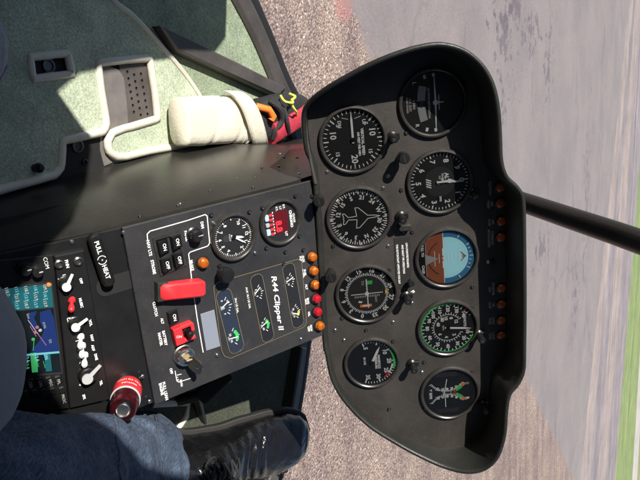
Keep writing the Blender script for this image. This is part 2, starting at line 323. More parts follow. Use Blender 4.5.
# ---------------------------------------------------------------- mesh builder
def loft_frame(path, i, closed=False):
    n = len(path)
    if closed: t = path[(i + 1) % n] - path[i - 1]
    else: t = path[min(i + 1, n - 1)] - path[max(i - 1, 0)]
    return t.normalized()
class MB:
    def __init__(s): s.bm = bmesh.new(); s.mats = []; s.T = None; s.dialk = False
    def mi(s, m):
        m = M[m] if isinstance(m, str) else m
        if m not in s.mats: s.mats.append(m)
        return s.mats.index(m)
    def vs(s, pts):
        return [s.bm.verts.new((s.T @ V(p)) if s.T else V(p)) for p in pts]
    def face(s, vs, k, smooth=False):
        try: f = s.bm.faces.new(vs)
        except ValueError: return None
        f.material_index = k; f.smooth = smooth; return f
    def poly(s, pts, m, z=None):
        if z is not None: pts = [(p[0], p[1], z) for p in pts]
        return s.face(s.vs(pts), s.mi(m))
    def rings(s, rings, m, closed=True, cap0=False, cap1=False, smooth=True):
        k = s.mi(m); R = [s.vs(r) for r in rings]; n = len(R[0])
        for a, b in zip(R, R[1:]):
            for i in range(n if closed else n - 1):
                j = (i + 1) % n; s.face([a[i], a[j], b[j], b[i]], k, smooth)
        if cap0: s.face(R[0][::-1], k)
        if cap1: s.face(R[-1], k)
        return R
    def prism(s, out, z0, z1, m, bev=0):
        out = [(p[0], p[1]) for p in out]
        ar = sum(out[i - 1][0] * out[i][1] - out[i][0] * out[i - 1][1] for i in range(len(out)))
        if ar < 0: out = out[::-1]
        if bev:
            ins = offset2(out, -bev)
            s.rings([[(x, y, z0) for x, y in out], [(x, y, z1 - bev) for x, y in out], [(x, y, z1) for x, y in ins]], m, cap0=True, cap1=True, smooth=False)
        else:
            s.rings([[(x, y, z0) for x, y in out], [(x, y, z1) for x, y in out]], m, cap0=True, cap1=True, smooth=False)
    def box(s, cx, cy, z0, sx, sy, h, m, rot=0, bev=.0006):
        c, sn = math.cos(rot), math.sin(rot)
        o = [(cx + x * c - y * sn, cy + x * sn + y * c) for x, y in ((-sx / 2, -sy / 2), (sx / 2, -sy / 2), (sx / 2, sy / 2), (-sx / 2, sy / 2))]
        s.prism(o, z0, z0 + h, m, bev)
    def lathe(s, prof, m, n=32, cx=0, cy=0, T=None, smooth=True):
        rs = []
        for r, z in prof:
            ring = []
            for i in range(n):
                a = 2 * PI * i / n; p = V((cx + r * math.cos(a), cy + r * math.sin(a), z))
                ring.append(T @ p if T else p)
            rs.append(ring)
        s.rings(rs, m, True, prof[0][0] > 0, prof[-1][0] > 0, smooth)
    def tube(s, path, r, m, n=8, closed=False, cap=True):
        path = [V(p) for p in path]; N = len(path)
        up = V((0, 0, 1)); rs = []
        for i, p in enumerate(path):
            t = loft_frame(path, i, closed)
            x = t.cross(up)
            if x.length < .05: x = t.cross(V((0, 1, 0)))
            x.normalize(); y = x.cross(t)
            rr = r[i] if isinstance(r, (list, tuple)) else r
            rs.append([p + (x * math.cos(2 * PI * k / n) + y * math.sin(2 * PI * k / n)) * rr for k in range(n)])
        if closed: rs.append(rs[0])
        s.rings(rs, m, True, cap and not closed, cap and not closed, True)
    def holes(s, outer, holes, z0, z1, m):
        k = s.mi(m)
        loops = [[V((p[0], p[1], 0)) for p in l] for l in [outer] + holes]
        tri = tessellate_polygon(loops); flat = [p for l in loops for p in l]
        lv = []
        for z in (z0, z1): lv.append(s.vs([(p.x, p.y, z) for p in flat]))
        for t in tri:
            a, b, c = (flat[i] for i in t)
            if (b - a).cross(c - a).z < 0: t = t[::-1]
            s.face([lv[1][i] for i in t], k); s.face([lv[0][i] for i in t[::-1]], k)
        o = 0
        for li, l in enumerate(loops):
            n = len(l); ar = sum(l[i - 1].x * l[i].y - l[i].x * l[i - 1].y for i in range(n)); ccw = (ar > 0) == (li == 0)
            for i in range(n):
                a, b = o + (i - 1) % n, o + i
                f = [lv[0][a], lv[0][b], lv[1][b], lv[1][a]]; s.face(f if ccw else f[::-1], k)
            o += n
    def text(s, txt, x, y, size, m, z=0, rot=0, align='CENTER', shear=0, sx=1, bold=0):
        if s.dialk: size *= 1.14; bold += .00018
        cu = bpy.data.curves.new('t', 'FONT'); cu.body = txt; cu.size = size; cu.align_x = align; cu.align_y = 'CENTER'; cu.resolution_u = 2; cu.shear = shear
        cu.offset = bold
        ob = bpy.data.objects.new('t', cu); me = ob.to_mesh()
        k = s.mi(m); c, sn = math.cos(rot), math.sin(rot)
        vs = s.vs([(x + (v.co.x * sx) * c - v.co.y * sn, y + (v.co.x * sx) * sn + v.co.y * c, z) for v in me.vertices])
        for p in me.polygons: s.face([vs[i] for i in p.vertices], k)
        ob.to_mesh_clear(); bpy.data.objects.remove(ob); bpy.data.curves.remove(cu)
    # --- dial marks: angle clockwise from twelve o'clock, in degrees
    def tick(s, th, r0, r1, w, m, z, cx=0, cy=0):
        w *= 1.45 if s.dialk else 1
        a = math.radians(th); d = V((math.sin(a), math.cos(a))); p = V((d.y, -d.x)) * (w / 2); c = V((cx, cy))
        q = [c + d * r0 - p, c + d * r1 - p, c + d * r1 + p, c + d * r0 + p]
        s.poly([(v.x, v.y, z) for v in q][::-1], m)
    def arc(s, t0, t1, r0, r1, m, z, cx=0, cy=0, n=24):
        k = s.mi(m)
        A = [math.radians(t0 + (t1 - t0) * i / n) for i in range(n + 1)]
        i0 = s.vs([(cx + r0 * math.sin(a), cy + r0 * math.cos(a), z) for a in A]); i1 = s.vs([(cx + r1 * math.sin(a), cy + r1 * math.cos(a), z) for a in A])
        for i in range(n): s.face([i0[i + 1], i0[i], i1[i], i1[i + 1]][::-1], k)
    def disc(s, cx, cy, r, z, m, n=28): s.poly([(cx + r * math.cos(2 * PI * i / n), cy + r * math.sin(2 * PI * i / n)) for i in range(n)], m, z)
    def line(s, pts, w, m, z):
        for a, b in zip(pts, pts[1:]):
            a = V((a[0], a[1])); b = V((b[0], b[1])); d = (b - a).normalized(); p = V((-d.y, d.x)) * w / 2; e = d * w * .4
            s.poly([(q.x, q.y, z) for q in (a - e - p, b + e - p, b + e + p, a - e + p)], m)
    def num(s, txt, th, r, size, m, z, radial=False, cx=0, cy=0, bold=0):
        a = math.radians(th); s.text(txt, cx + r * math.sin(a), cy + r * math.cos(a), size, m, z, -a if radial else 0, bold=bold)
    def mesh(s, name, sharp=38):
        me = bpy.data.meshes.new(name); bmesh.ops.recalc_face_normals(s.bm, faces=s.bm.faces) if getattr(s, 'recalc', False) else None
        s.bm.to_mesh(me); s.bm.free()
        for m in s.mats: me.materials.append(m)
        me.set_sharp_from_angle(angle=math.radians(sharp)); return me
    def build(s, name, parent=None, loc=None, mat4=None, sharp=38):
        ob = bpy.data.objects.new(name, s.mesh(name, sharp)); COL.objects.link(ob)
        if parent: ob.parent = parent
        if mat4 is not None: ob.matrix_basis = mat4
        elif loc is not None: ob.location = loc
        return ob
def offset2(out, d):
    n = len(out); res = []
    for i in range(n):
        p0, p1, p2 = V(out[i - 1]), V(out[i]), V(out[(i + 1) % n])
        a = (p1 - p0); b = (p2 - p1)
        a = a.normalized() if a.length > 1e-9 else b.normalized(); b = b.normalized() if b.length > 1e-9 else a
        na = V((a.y, -a.x)); nb = V((b.y, -b.x)); nn = na + nb
        if nn.length < 1e-6: nn = na
        nn.normalize(); k = max(.45, nn.dot(na)); res.append(tuple(p1 + nn * d / k))
    return res
def spline(pts, n=6, closed=True):
    pts = [V(p) for p in pts]; N = len(pts); out = []
    for i in range(N if closed else N - 1):
        g = (lambda k: pts[k % N]) if closed else (lambda k: pts[max(0, min(N - 1, k))])
        p0, p1, p2, p3 = g(i - 1), g(i), g(i + 1), g(i + 2)
        for k in range(n):
            t = k / n
            out.append(.5 * ((2 * p1) + (-p0 + p2) * t + (2 * p0 - 5 * p1 + 4 * p2 - p3) * t * t + (-p0 + 3 * p1 - 3 * p2 + p3) * t ** 3))
    if not closed: out.append(pts[-1])
    return out
def rrect(cx, cy, sx, sy, r, n=5, rot=0):
    o = []
    for qx, qy, a0 in ((1, 1, 0), (-1, 1, 90), (-1, -1, 180), (1, -1, 270)):
        for i in range(n + 1):
            a = math.radians(a0 + 90 * i / n); x = qx * (sx / 2 - r) + r * math.cos(a); y = qy * (sy / 2 - r) + r * math.sin(a)
            o.append((cx + x * math.cos(rot) - y * math.sin(rot), cy + x * math.sin(rot) + y * math.cos(rot)))
    return o
def tag(o, label=None, cat=None, group=None, kind=None):
    if label: o['label'] = label
    if cat: o['category'] = cat
    if group: o['group'] = group
    if kind: o['kind'] = kind
    return o
def empty(name, mat4, label, cat, group=None):
    o = bpy.data.objects.new(name, None); COL.objects.link(o); o.matrix_world = mat4; o.empty_display_size = .05
    return tag(o, label, cat, group)
def put(name, me, parent, loc, rz=0):
    o = bpy.data.objects.new(name, me); COL.objects.link(o); o.parent = parent; o.location = loc; o.rotation_euler = (0, 0, rz); return o
def T3(x, y=0, z=0): return Matrix.Translation(V((x, y, z)))

# ================================================================ SETTING
def gsheet(name, pts, z, m):
    b = MB(); b.poly([(p[0], p[1], z) for p in pts], m); o = b.build(name); o['kind'] = 'structure'; return o
b = MB(); b.poly([(-900, -900, 0), (900, -900, 0), (900, 900, 0), (-900, 900, 0)], 'gravel'); b.build('ground')['kind'] = 'structure'
def ext(p, q, k0, k1):
    d = (q - p); return p - d * k0, q + d * k1
LP = [((617, 120), (580, 480)), ((622, 120), (588, 480)), ((626, 120), (597, 480)), ((632, 120), (606, 480)), ((643, 120), (615, 480)), ((654, 120), (632, 480)), ((657, 120), (637, 480))]
L = [ext(onz(*a, 0), onz(*c, 0), 0.38, 0.12) for a, c in LP]
DL = (L[2][1] - L[2][0]).normalized()
L = [(p - DL * 60, p, q, q + DL * 60) for p, q in L]
gl = spline([V((-.60, 1.4, 0)), V((-.42, 2.0, 0)), V((-.28, 2.30, 0)), V((-.15, 2.34, 0)), V((.0, 2.46, 0)), V((.8, 3.2, 0)), V((3.12, 5.28, 0)), V((6.45, 8.31, 0))], 14, False)
gl = [p + V((.16, -.22, 0)) for p in gl[:-1]]
ap = [V((-40, 1.0, 0)), V((-2.2, 1.2, 0))] + gl + [L[0][2], L[0][1], L[0][0]]
b = MB(); b.poly([(p.x, p.y, .004) for p in ap], 'asphalt')
sk = ap[:len(gl) + 2]; b.rings([[(p.x, p.y, .004) for p in sk], [(p.x + .17, p.y - .19, -.006) for p in sk]], 'asphalt', False, smooth=False)   # feathered edge dipping under the gravel
b.build('apron')['kind'] = 'structure'
names = [('shoulder_strip', 'sh_pink'), ('shoulder_strip', 'sh_lav'), ('shoulder_strip', 'sh_pink'), ('shoulder_strip', 'sh_lav'), ('grass_verge', 'grass'), ('track', 'track')]
sh0 = L[0]
for i, (nm, mm) in enumerate(names):
    A, B = L[i], L[i + 1]
    gsheet(nm, [*A, *B[::-1]], .004, mm)
gsheet('field', [*L[6], L[6][3] + V((200, 460, 0)), L[6][0] + V((-60, 460, 0))], .004, 'field')

# ================================================================ HELICOPTER CABIN
cab = empty('helicopter_cabin', T3(.1, 0, ZF), 'dark helicopter cabin shell with green floor carpet, black centre post and clear bubble windscreen', 'helicopter')
CW = T3(-.1, 0, -ZF)            # world -> cabin local
XM = .1
def drop(dx): return .8 * dx * dx
prof = [(1.055, .56), (1.072, .66), (1.045, .80), (.985, .90), (.907, .997), (.845, 1.07), (.776, 1.15), (.66, 1.27), (.52, 1.41), (.36, 1.56), (.20, 1.73)]
pf = [V((0, y, z)) for y, z in prof]; pfs = spline(pf, 3, False)
def wsp(p, dx, off=0):
    k = 1.0 if p.z < 1.2 else max(.45, 1 - (p.z - 1.2) * 1.0)
    return V((XM + dx, p.y - drop(dx) * k - off, p.z))
b = MB(); b.T = CW
NX = 26
b.rings([[wsp(p, -.62 + 1.24 * i / NX) for i in range(NX + 1)] for p in pfs], 'canopy', closed=False)
tag(b.build('windscreen', cab))
# lower frame: rounded inner member and black outer seal, following the nose arc
arc = spline([V(p) for p in ((-.52, .66, ZF), (-.38, .80, ZF), (-.225, .921, ZF), (-.098, .990, ZF), (-.04, 1.022, ZF), (.10, 1.045, ZF), (.28, 1.018, ZF), (.435, .954, ZF), (.555, .886, ZF), (.637, .806, ZF), (.715, .70, ZF))], 5, False)
def sweep(path, sec, m, bld, closed=False):
    rs = []
    for i, p in enumerate(path):
        t = loft_frame(path, i); x = t.cross(V((0, 0, 1))).normalized()      # outward (towards +y for a path running +x is -)
        rs.append([p + x * a + V((0, 0, 1)) * c for a, c in sec])
    bld.rings(rs, m, True, True, True, True)
b = MB(); b.T = CW
sweep(arc, [(.0165, .0), (.052, .0), (.052, .008), (.046, .013), (.024, .016), (.0165, .012)], 'frame', b)
b.build('windscreen_frame', cab, sharp=30)
b = MB(); b.T = CW
sweep(arc, [(-.002, -.05), (.016, -.05), (.016, .009), (.010, .012), (-.002, .010)], 'rubber', b)
b.build('window_seal', cab)
# centre post
path = [V((XM - .010, p.y - .022, p.z)) for p in pfs]
rs = []
for i, p in enumerate(path):
    t = loft_frame(path, i); n = t.cross(V((1, 0, 0))).normalized()
    sec = [(.0145 * math.cos(PI * 2 * k / 14), .0120 * math.sin(PI * 2 * k / 14)) for k in range(14)][::-1]
    rs.append([p + V((a, 0, 0)) + n * c for a, c in sec])
b = MB(); b.T = CW; b.rings(rs, 'post', True, True, True, True); b.build('centre_post', cab, sharp=60)
# floor pan
def fz(u, v, z=ZF): p = onz(u, v, z); return p
b = MB(); b.T = CW
fl = [V((XM + dx, 1.056 - drop(dx) - .03, 0)) for dx in [-.62 + 1.24 * i / 40 for i in range(41)]]
b.prism([(p.x, p.y) for p in fl] + [(XM + .62, -.75), (XM - .62, -.75)], ZF - .03, ZF, 'floor')
b.build('floor_pan', cab)
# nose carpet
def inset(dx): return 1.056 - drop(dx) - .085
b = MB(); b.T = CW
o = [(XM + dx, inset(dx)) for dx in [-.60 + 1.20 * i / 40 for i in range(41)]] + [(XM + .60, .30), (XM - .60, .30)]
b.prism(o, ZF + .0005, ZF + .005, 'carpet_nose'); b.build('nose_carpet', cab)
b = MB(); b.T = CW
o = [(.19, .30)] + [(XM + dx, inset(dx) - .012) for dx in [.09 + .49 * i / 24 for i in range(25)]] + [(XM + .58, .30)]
b.prism(o, ZF + .0052, ZF + .010, 'mat'); b.build('footwell_shade', cab)  # added dark sheet that paints the footwell's shade
# stiffener strip crossing the nose floor
b = MB(); b.T = CW
for pts, hh in (([(149, 27), (166, 52), (268, 97), (277, 88), (225, 62)], .022),):
    o = [fz(u, v) for u, v in pts]; b.prism([(p.x, p.y) for p in o], ZF + .004, ZF + hh, 'frame', .003)
b.build('floor_stiffener', cab)
b = MB(); b.T = CW
o = [fz(*q) for q in ((227, 352), (300, 345), (289, 432), (270, 440), (262, 400))]
q0, q1 = fz(292, 345), fz(272, 470)
d = (q1 - q0).normalized(); px = V((-d.y, d.x, 0)) * .011
b.prism([(p.x, p.y) for p in (q0 - px, q1 - px, q1 + px, q0 + px)], ZF + .004, ZF + .03, 'frame', .003)
b.build('floor_stiffener', cab)
# roof, sides, rear wall
b = MB(); b.T = CW
top = pfs[-1]
r0 = [wsp(top, dx) for dx in [-.62 + 1.24 * i / 20 for i in range(21)]]
rr = []
for yy, zz in ((None, 0), (-.2, .06), (-.75, .05)):
    rr.append([V((p.x, p.y if yy is None else yy, p.z + zz * (1 - (abs(p.x - XM) / .62) ** 3))) for p in r0])
b.rings(rr, 'roof', closed=False); b.rings([[p + V((0, 0, .03)) for p in r] for r in rr], 'shell', closed=False)
b.build('roof', cab)
b = MB(); b.T = CW
b.rings([[V((XM - .62, -.75, ZF - .03)), V((XM + .62, -.75, ZF - .03)), V((XM + .62, -.75, 1.8)), V((XM - .62, -.75, 1.8))], [V((XM - .62, -.72, ZF - .03)), V((XM + .62, -.72, ZF - .03)), V((XM + .62, -.72, 1.8)), V((XM - .62, -.72, 1.8))]], 'roof', True, True, True, False)
b.build('rear_wall', cab)
def door(x0, x1, opening, name, cshape=False):
    # outline in (y,z); front edge follows the windscreen edge
    e = [wsp(p, -.62) for p in pfs]
    out = [(p.y, p.z) for p in e] + [(-.72, 1.75), (-.72, ZF - .03)]
    bb = MB(); bb.T = CW @ Matrix(((0, 0, 1, 0), (1, 0, 0, 0), (0, 1, 0, 0), (0, 0, 0, 1)))
    if cshape:
        out = [q for q in out[:len(e)] if q[1] <= .965] + [opening[4], opening[3], opening[2], opening[1], opening[0]] + opening[:-10:-1][:9] + [q for q in out[:len(e)] if q[1] > 1.64] + out[len(e):]
        bb.holes(out, [], x0, x1, 'shell')
    else: bb.holes(out, [opening], x0, x1, 'shell')
    bb.recalc = True
    ob = bb.build(name, cab)
    g = MB(); g.T = CW @ Matrix(((0, 0, 1, 0), (1, 0, 0, 0), (0, 1, 0, 0), (0, 0, 0, 1)))
    xm = (x0 + x1) / 2; g.poly(opening, 'canopy', xm); g.build('door_window', ob)
def ropen(pts): return [(p.x, p.y) for p in spline([V((a, c, 0)) for a, c in pts], 5)]
fe = [(p.y - drop(-.62) * (1.0 if p.z < 1.2 else max(.45, 1 - (p.z - 1.2))) - .004, p.z) for p in pfs if .99 < p.z < 1.60]
SUN_OPEN_L = [(.296, .985), (.345, .965), (.45, .962), (.53, .962), (fe[0][0] - .012, .968)] + fe + [(.10, 1.635), (.02, 1.625), (-.025, 1.56), (-.02, 1.46), (.005, 1.345), (.04, 1.262), (.15, 1.205), (.235, 1.125), (.298, 1.055)]  # window outline shaped to set where sun and shade fall inside
door(XM - .630, XM - .6225, SUN_OPEN_L, 'cabin_door', True)  # unseen left door; its cut-out is invented to shape the sunlight
OPEN_R = [(-.40, .95), (.0, .94), (.45, .94), (.62, 1.0), (.60, 1.12), (.40, 1.36), (.15, 1.58), (-.2, 1.62), (-.42, 1.5), (-.45, 1.2)]
door(XM + .62, XM + .66, ropen(OPEN_R), 'cabin_door')

# ================================================================ CARPET PANELS AND FLOOR FITTINGS
CZ = ZF + .006
def pipe_path(pts, z): return [V((p.x, p.y, z)) for p in pts]
cp_px = [(-90, -70), (95, -70), (104, -20), (113, 0), (132, 15), (152, 36), (180, 68), (196, 90), (205, 106), (200, 142), (180, 146), (150, 151), (125, 157), (116, 157), (109, 151), (108, 141), (112, 133), (127, 128), (158, 119), (155, 90), (150, 58), (124, 60), (98, 63), (102, 95), (107, 124), (103, 132), (85, 136), (62, 141), (62, 156), (61, 168), (54, 175), (30, 182), (0, 190), (-90, 212)]
cp = empty('carpet_panel', T3(-.1, .5, ZF), 'pale green carpet floor panel with cream piping and two cut-out openings left of the console', 'carpet')
CPW = T3(.1, -.5, -ZF)
out = [onz(u, v, CZ + .006) for u, v in cp_px]
hole_px = [(30, 57), (68, 53), (72, 74), (33, 79)]
hl = [onz(u, v, CZ + .006) for u, v in hole_px]
b = MB(); b.T = CPW
b.holes([(p.x, p.y) for p in out], [[(p.x, p.y) for p in hl]], CZ, CZ + .006, 'carpet'); b.recalc = True
b.build('carpet', cp)
b = MB(); b.T = CPW
pp = spline([V((p.x, p.y, CZ + .005)) for p in out[2:33]], 4, False)
seg = spline([V((p.x, p.y, CZ + .005)) for p in out[2:9]], 5, False); b.tube(seg, .0042, 'piping', 8)
rest = [V((p.x, p.y, CZ + .005)) for p in out[9:34]]
# rounded corners by light resampling
path = []
for i, p in enumerate(rest):
    if 0 < i < len(rest) - 1:
        a, c = rest[i - 1], rest[i + 1]; la = min(.006, (a - p).length * .4); lc = min(.006, (c - p).length * .4)
        path += [p + (a - p).normalized() * la, p * .7 + (p + (a - p).normalized() * la + p + (c - p).normalized() * lc) * .15, p + (c - p).normalized() * lc]
    else: path.append(p)
path = [p + V((.0007 * noise.noise(p * 60), .0007 * noise.noise(p * 60 + V((5, 0, 0))), .0006 * noise.noise(p * 45))) for p in path]
b.tube(path, [.0054 * (1 + .10 * noise.noise(p * 90)) for p in path], 'piping', 10)
hp = []
for i, p in enumerate(hl):
    q = hl[(i + 1) % 4]
    for k in range(6):
        w = p.lerp(q, k / 6); hp.append(V((w.x, w.y, CZ + .005)))
b.tube(hp, [.0048 * (1 + .12 * noise.noise(p * 80)) for p in hp], 'piping', 10, True)
b.build('piping', cp)
b = MB(); b.T = CPW
kp = onz(37, 168, CZ + .01); b.lathe([(0, .0145), (.003, .014), (.0052, .011), (.0058, .007), (.0045, .004), (.0045, 0)], 'black', 20, T=T3(kp.x, kp.y, CZ + .005)); b.build('snap_knob', cp)
# dark wells under the openings
b = MB(); b.T = CW
o = [onz(*q, CZ) for q in ((22, 50), (76, 46), (80, 80), (26, 86))]
b.prism([(p.x, p.y) for p in o], ZF + .0048, ZF + .0056, 'black_matte')
b.build('floor_well', cab); b = MB(); b.T = CW
o = [onz(*q, CZ) for q in ((56, 138), (110, 122), (114, 170), (56, 186))]
b.prism([(p.x, p.y) for p in o], ZF + .0048, ZF + .0056, 'black_matte')
b.build('floor_well', cab)
for (u, v, r) in ((48, 66, .008), (77, 146, .008), (84, 162, .0035)):
    b = MB(); b.T = CW; p = onz(u, v, CZ); b.lathe([(r, 0), (r, .003), (r * .7, .0035), (r * .6, .0015), (.0001, .0015)], 'darksteel' if r > .005 else 'black', 20, T=T3(p.x, p.y, ZF + .0056)); b.build('grommet', cab)
# kick plate and perforated heel plate inside the big opening
b = MB(); b.T = CW
def fpoly(pts, z): return [(lambda p: (p.x, p.y))(onz(u, v, z)) for u, v in pts]
b.prism(fpoly([(101, 66), (108, 66), (118, 70), (123, 78), (126, 104), (128, 134), (122, 142), (106, 150), (100, 120)], CZ), ZF + .0065, ZF + .0085, 'plate', .0008)
b.prism(fpoly([(100, 120), (128, 120), (128, 132), (114, 140), (112, 152), (118, 160), (104, 166), (100, 150)], CZ), ZF + .0056, ZF + .0064, 'plate')
b.build('kick_plate', cab)
b = MB(); b.T = CW
hs = []
for i in range(7):
    for j in range(3):
        u = 127.5 + i * 1.1 + j * 6.8; v = 72.0 + i * 6.7 + (0, 3, -1.0)[j] + (0, 0, 3)[j]
        p = onz(u, v, ZF + .0075); hs.append([(p.x + .0022 * math.cos(-a * PI / 5), p.y + .0022 * math.sin(-a * PI / 5)) for a in range(10)])
b.holes(fpoly([(119, 62), (151, 58), (160, 122), (126, 130)], ZF + .0075), hs, ZF + .0062, ZF + .0074, 'plate2'); b.recalc = True
b.build('heel_plate', cab)
b = MB(); b.T = CW
b.prism(fpoly([(96, 61), (152, 56), (161, 122), (106, 135)], ZF + .006), ZF + .0049, ZF + .0055, 'black_matte')
b.build('floor_well', cab)

# ================================================================ INSTRUMENT PANEL
ip = empty('instrument_panel', PM, 'black hooded instrument pod full of round flight gauges in front of the windscreen', 'instrument panel')
rim_px = [(313, 186, .004), (304, 150, .008), (301, 118, .012), (306, 103, .02), (322, 89, .034), (345, 75, .046), (372, 61, .054), (400, 50, .058), (422, 44, .06), (443, 42, .06), (465, 48, .06), (483, 62, .06), (495, 82, .06), (501, 108, .06), (503, 138, .06), (504, 160, .06), (509, 176, .06), (520, 187, .06), (526, 200, .06), (527, 235, .06), (527.5, 300, .06), (527, 350, .06), (526, 372, .06), (520, 386, .06), (512, 396, .06), (509, 412, .06), (507, 436, .06), (500, 458, .058), (487, 471, .054), (468, 475, .048), (445, 470, .036), (420, 459, .025), (396, 446, .018), (368, 428, .014), (345, 405, .010), (331, 382, .008), (325, 355, .006), (322, 336, .004)]
rim = []
for u, v, c in rim_px:
    a, bb = pan(u, v, c); rim.append(V((a, bb, c)))
RS = spline(rim, 4)
o2 = [(p.x, p.y) for p in RS]
ar = sum(o2[i - 1][0] * o2[i][1] - o2[i][0] * o2[i - 1][1] for i in range(len(o2)))
if ar < 0: RS = RS[::-1]; o2 = o2[::-1]
hs = [max(.003, p.z) for p in RS]
inn = offset2(o2, -.006); lip = offset2(o2, -.0025); outb = offset2(o2, -.0005); bk = offset2(o2, -.008)
b = MB()
fl_ = offset2(o2, -.0085)
b.rings([[(x, y, 0.0) for x, y in fl_], [(x, y, .0016) for x, y in offset2(o2, -.0078)], [(x, y, max(.002, h - .004)) for (x, y), h in zip(inn, hs)], [(x, y, h - .0008) for (x, y), h in zip(offset2(o2, -.0045), hs)], [(x, y, h) for (x, y), h in zip(lip, hs)], [(x, y, h - .0012) for (x, y), h in zip(outb, hs)],
         [(x, y, h - .005) for (x, y), h in zip(o2, hs)], [(x, y, -.02) for x, y in bk], [(x, y, -.10) for x, y in offset2(o2, -.02)]], 'hood', True, True, True, True)
b.recalc = True
hood = b.build('hood', ip, sharp=60)
b = MB(); b.prism(offset2(o2, -.0078), -.004, .0005, 'panel'); fp = b.build('face_plate', ip)
# seam strip along the left edge of the pod
b = MB()
pts = [pan(*q) for q in ((314, 184), (309, 160), (305, 140), (303, 112), (306, 112), (308, 140), (312, 160), (317, 183))]
b.prism(pts, .0008, .006, 'frame', .001); b.build('edge_trim', ip)

def bezel_mesh(r):
    b = MB(); b.lathe([(r, .0005), (r, .0042), (r - .0012, .0058), (r - .003, .0062), (r - .0042, .0052), (r - .0052, .0022), (r - .0054, .0008)], 'bezel', 56); return b.mesh('bezel', 25)
def glass_mesh(r):
    b = MB(); b.disc(0, 0, r - .0050, .0042, 'gauge_glass', 40); return b.mesh('glass')
BZ = {}; GZ = {}
R0 = .0407
def gauge(name, u, v, r, label, paint, root=ip, pos=None, needle=None):
    a, bb = pos if pos else pan(u, v, .003)
    b = MB(); ri = r - .005
    b.lathe([(ri, .0005), (ri, .0012), (.0001, .0012)], 'dial', 48)
    b.dialk = True; paint(b, ri); b.dialk = False
    g = b.build(name, root, (a, bb, 0)); g['label'] = label
    k = round(r, 4)
    if k not in BZ: BZ[k] = bezel_mesh(r); GZ[k] = glass_mesh(r)
    put('bezel', BZ[k], g, (0, 0, 0)); put('glass', GZ[k], g, (0, 0, 0))
    if needle:
        for th, parts in needle:
            nb = MB()
            rot = Matrix.Rotation(-math.radians(th), 4, 'Z'); nb.T = rot
            for pts, m, z in parts: nb.prism(pts, z, z + .0004, m)
            nb.lathe([(.0028, .002), (.0028, .0032), (.0001, .0034)], 'black', 16)
            nb.build('needle', g)
    return g
Z1 = .0015; Z2 = .0018
def ndl(L_, w=.0016, back=.006, m='white', z=.0026): return ([(-w, -back), (w, -back), (w, L_ * .72), (.0002, L_), (-.0002, L_), (-w, L_ * .72)], m, z)

def p_vsi(b, ri):
    for k in range(0, 33):
        th = -90 + k * 180 / 32 ; pass
    for s in (1, -1):
        for i in range(21):
            th = -90 + s * (180 * i / 20); big = i % 5 == 0
            b.tick(th, ri - (.0068 if big else .0045), ri - .0008, .0011 if big else .0007, 'white', Z1)
        b.num('5', -90 + s * 42, ri - .0115, .0062, 'white', Z1); b.num('10', -90 + s * 72 , ri - .0112, .0090, 'white', Z1, bold=.0001)
        b.num('15', -90 + s * 128, ri - .0108, .0055, 'white', Z1)
    b.text('20', ri - .0125, 0, .0092, 'white', Z1, bold=.0001)
    b.line([(-ri + .009, .011), (-ri + .011, .004)], .0006, 'white', Z1); b.line([(-ri + .009, -.011), (-ri + .011, -.004)], .0006, 'white', Z1)
    b.text('UP', -.0195, .0145, .005, 'white', Z1); b.text('DN', -.0195, -.0145, .005, 'white', Z1)
    b.text('VERTICAL SPEED', .0035, .0115, .0038, 'white', Z1, bold=.00006); b.text('100 FEET PER MIN', .0055, .0068, .0032, 'white', Z1, bold=.00005)
gauge('vertical_speed_gauge', 353, 140, R0, 'white marked vertical speed dial with needle pointing left, lower left of the pod', p_vsi, needle=[(-90, [ndl(.032, .0013, .004)])])

def p_dg(b, ri):
    H = 287
    for h in range(0, 360, 5):
        big = h % 10 == 0
        b.tick(h - H, ri - (.0062 if big else .0040), ri - .0006, .0010 if big else .0007, 'white', Z1)
    for h, t in ((0, 'N'), (30, '3'), (60, '6'), (90, 'E'), (120, '12'), (150, '15'), (180, 'S'), (210, '21'), (240, '24'), (270, 'W'), (300, '30'), (330, '33')):
        b.num(t, h - H, ri - .0102, .0062, 'white', Z1, radial=True, bold=.0001)
    for th in range(0, 360, 45):
        p = [(math.sin(math.radians(th + d)) * r, math.cos(math.radians(th + d)) * r) for d, r in ((0, ri - .0042), (-3, ri - .0003), (3, ri - .0003))]
        b.poly([(x, y, Z2) for x, y in p][::-1], 'white')
    half = [(0, .026), (.0013, .020), (.002, .011), (.0128, .000), (.0130, -.004), (.0022, -.0025), (.0016, -.0130), (.0068, -.0175), (.0068, -.0200), (.0012, -.0185), (0, -.0195)]
    b.line(half, .0009, 'white', Z2); b.line([(-x, y) for x, y in half], .0009, 'white', Z2)
gauge('heading_indicator', 359, 218, R0, 'heading dial with white aircraft outline at its centre', p_dg)

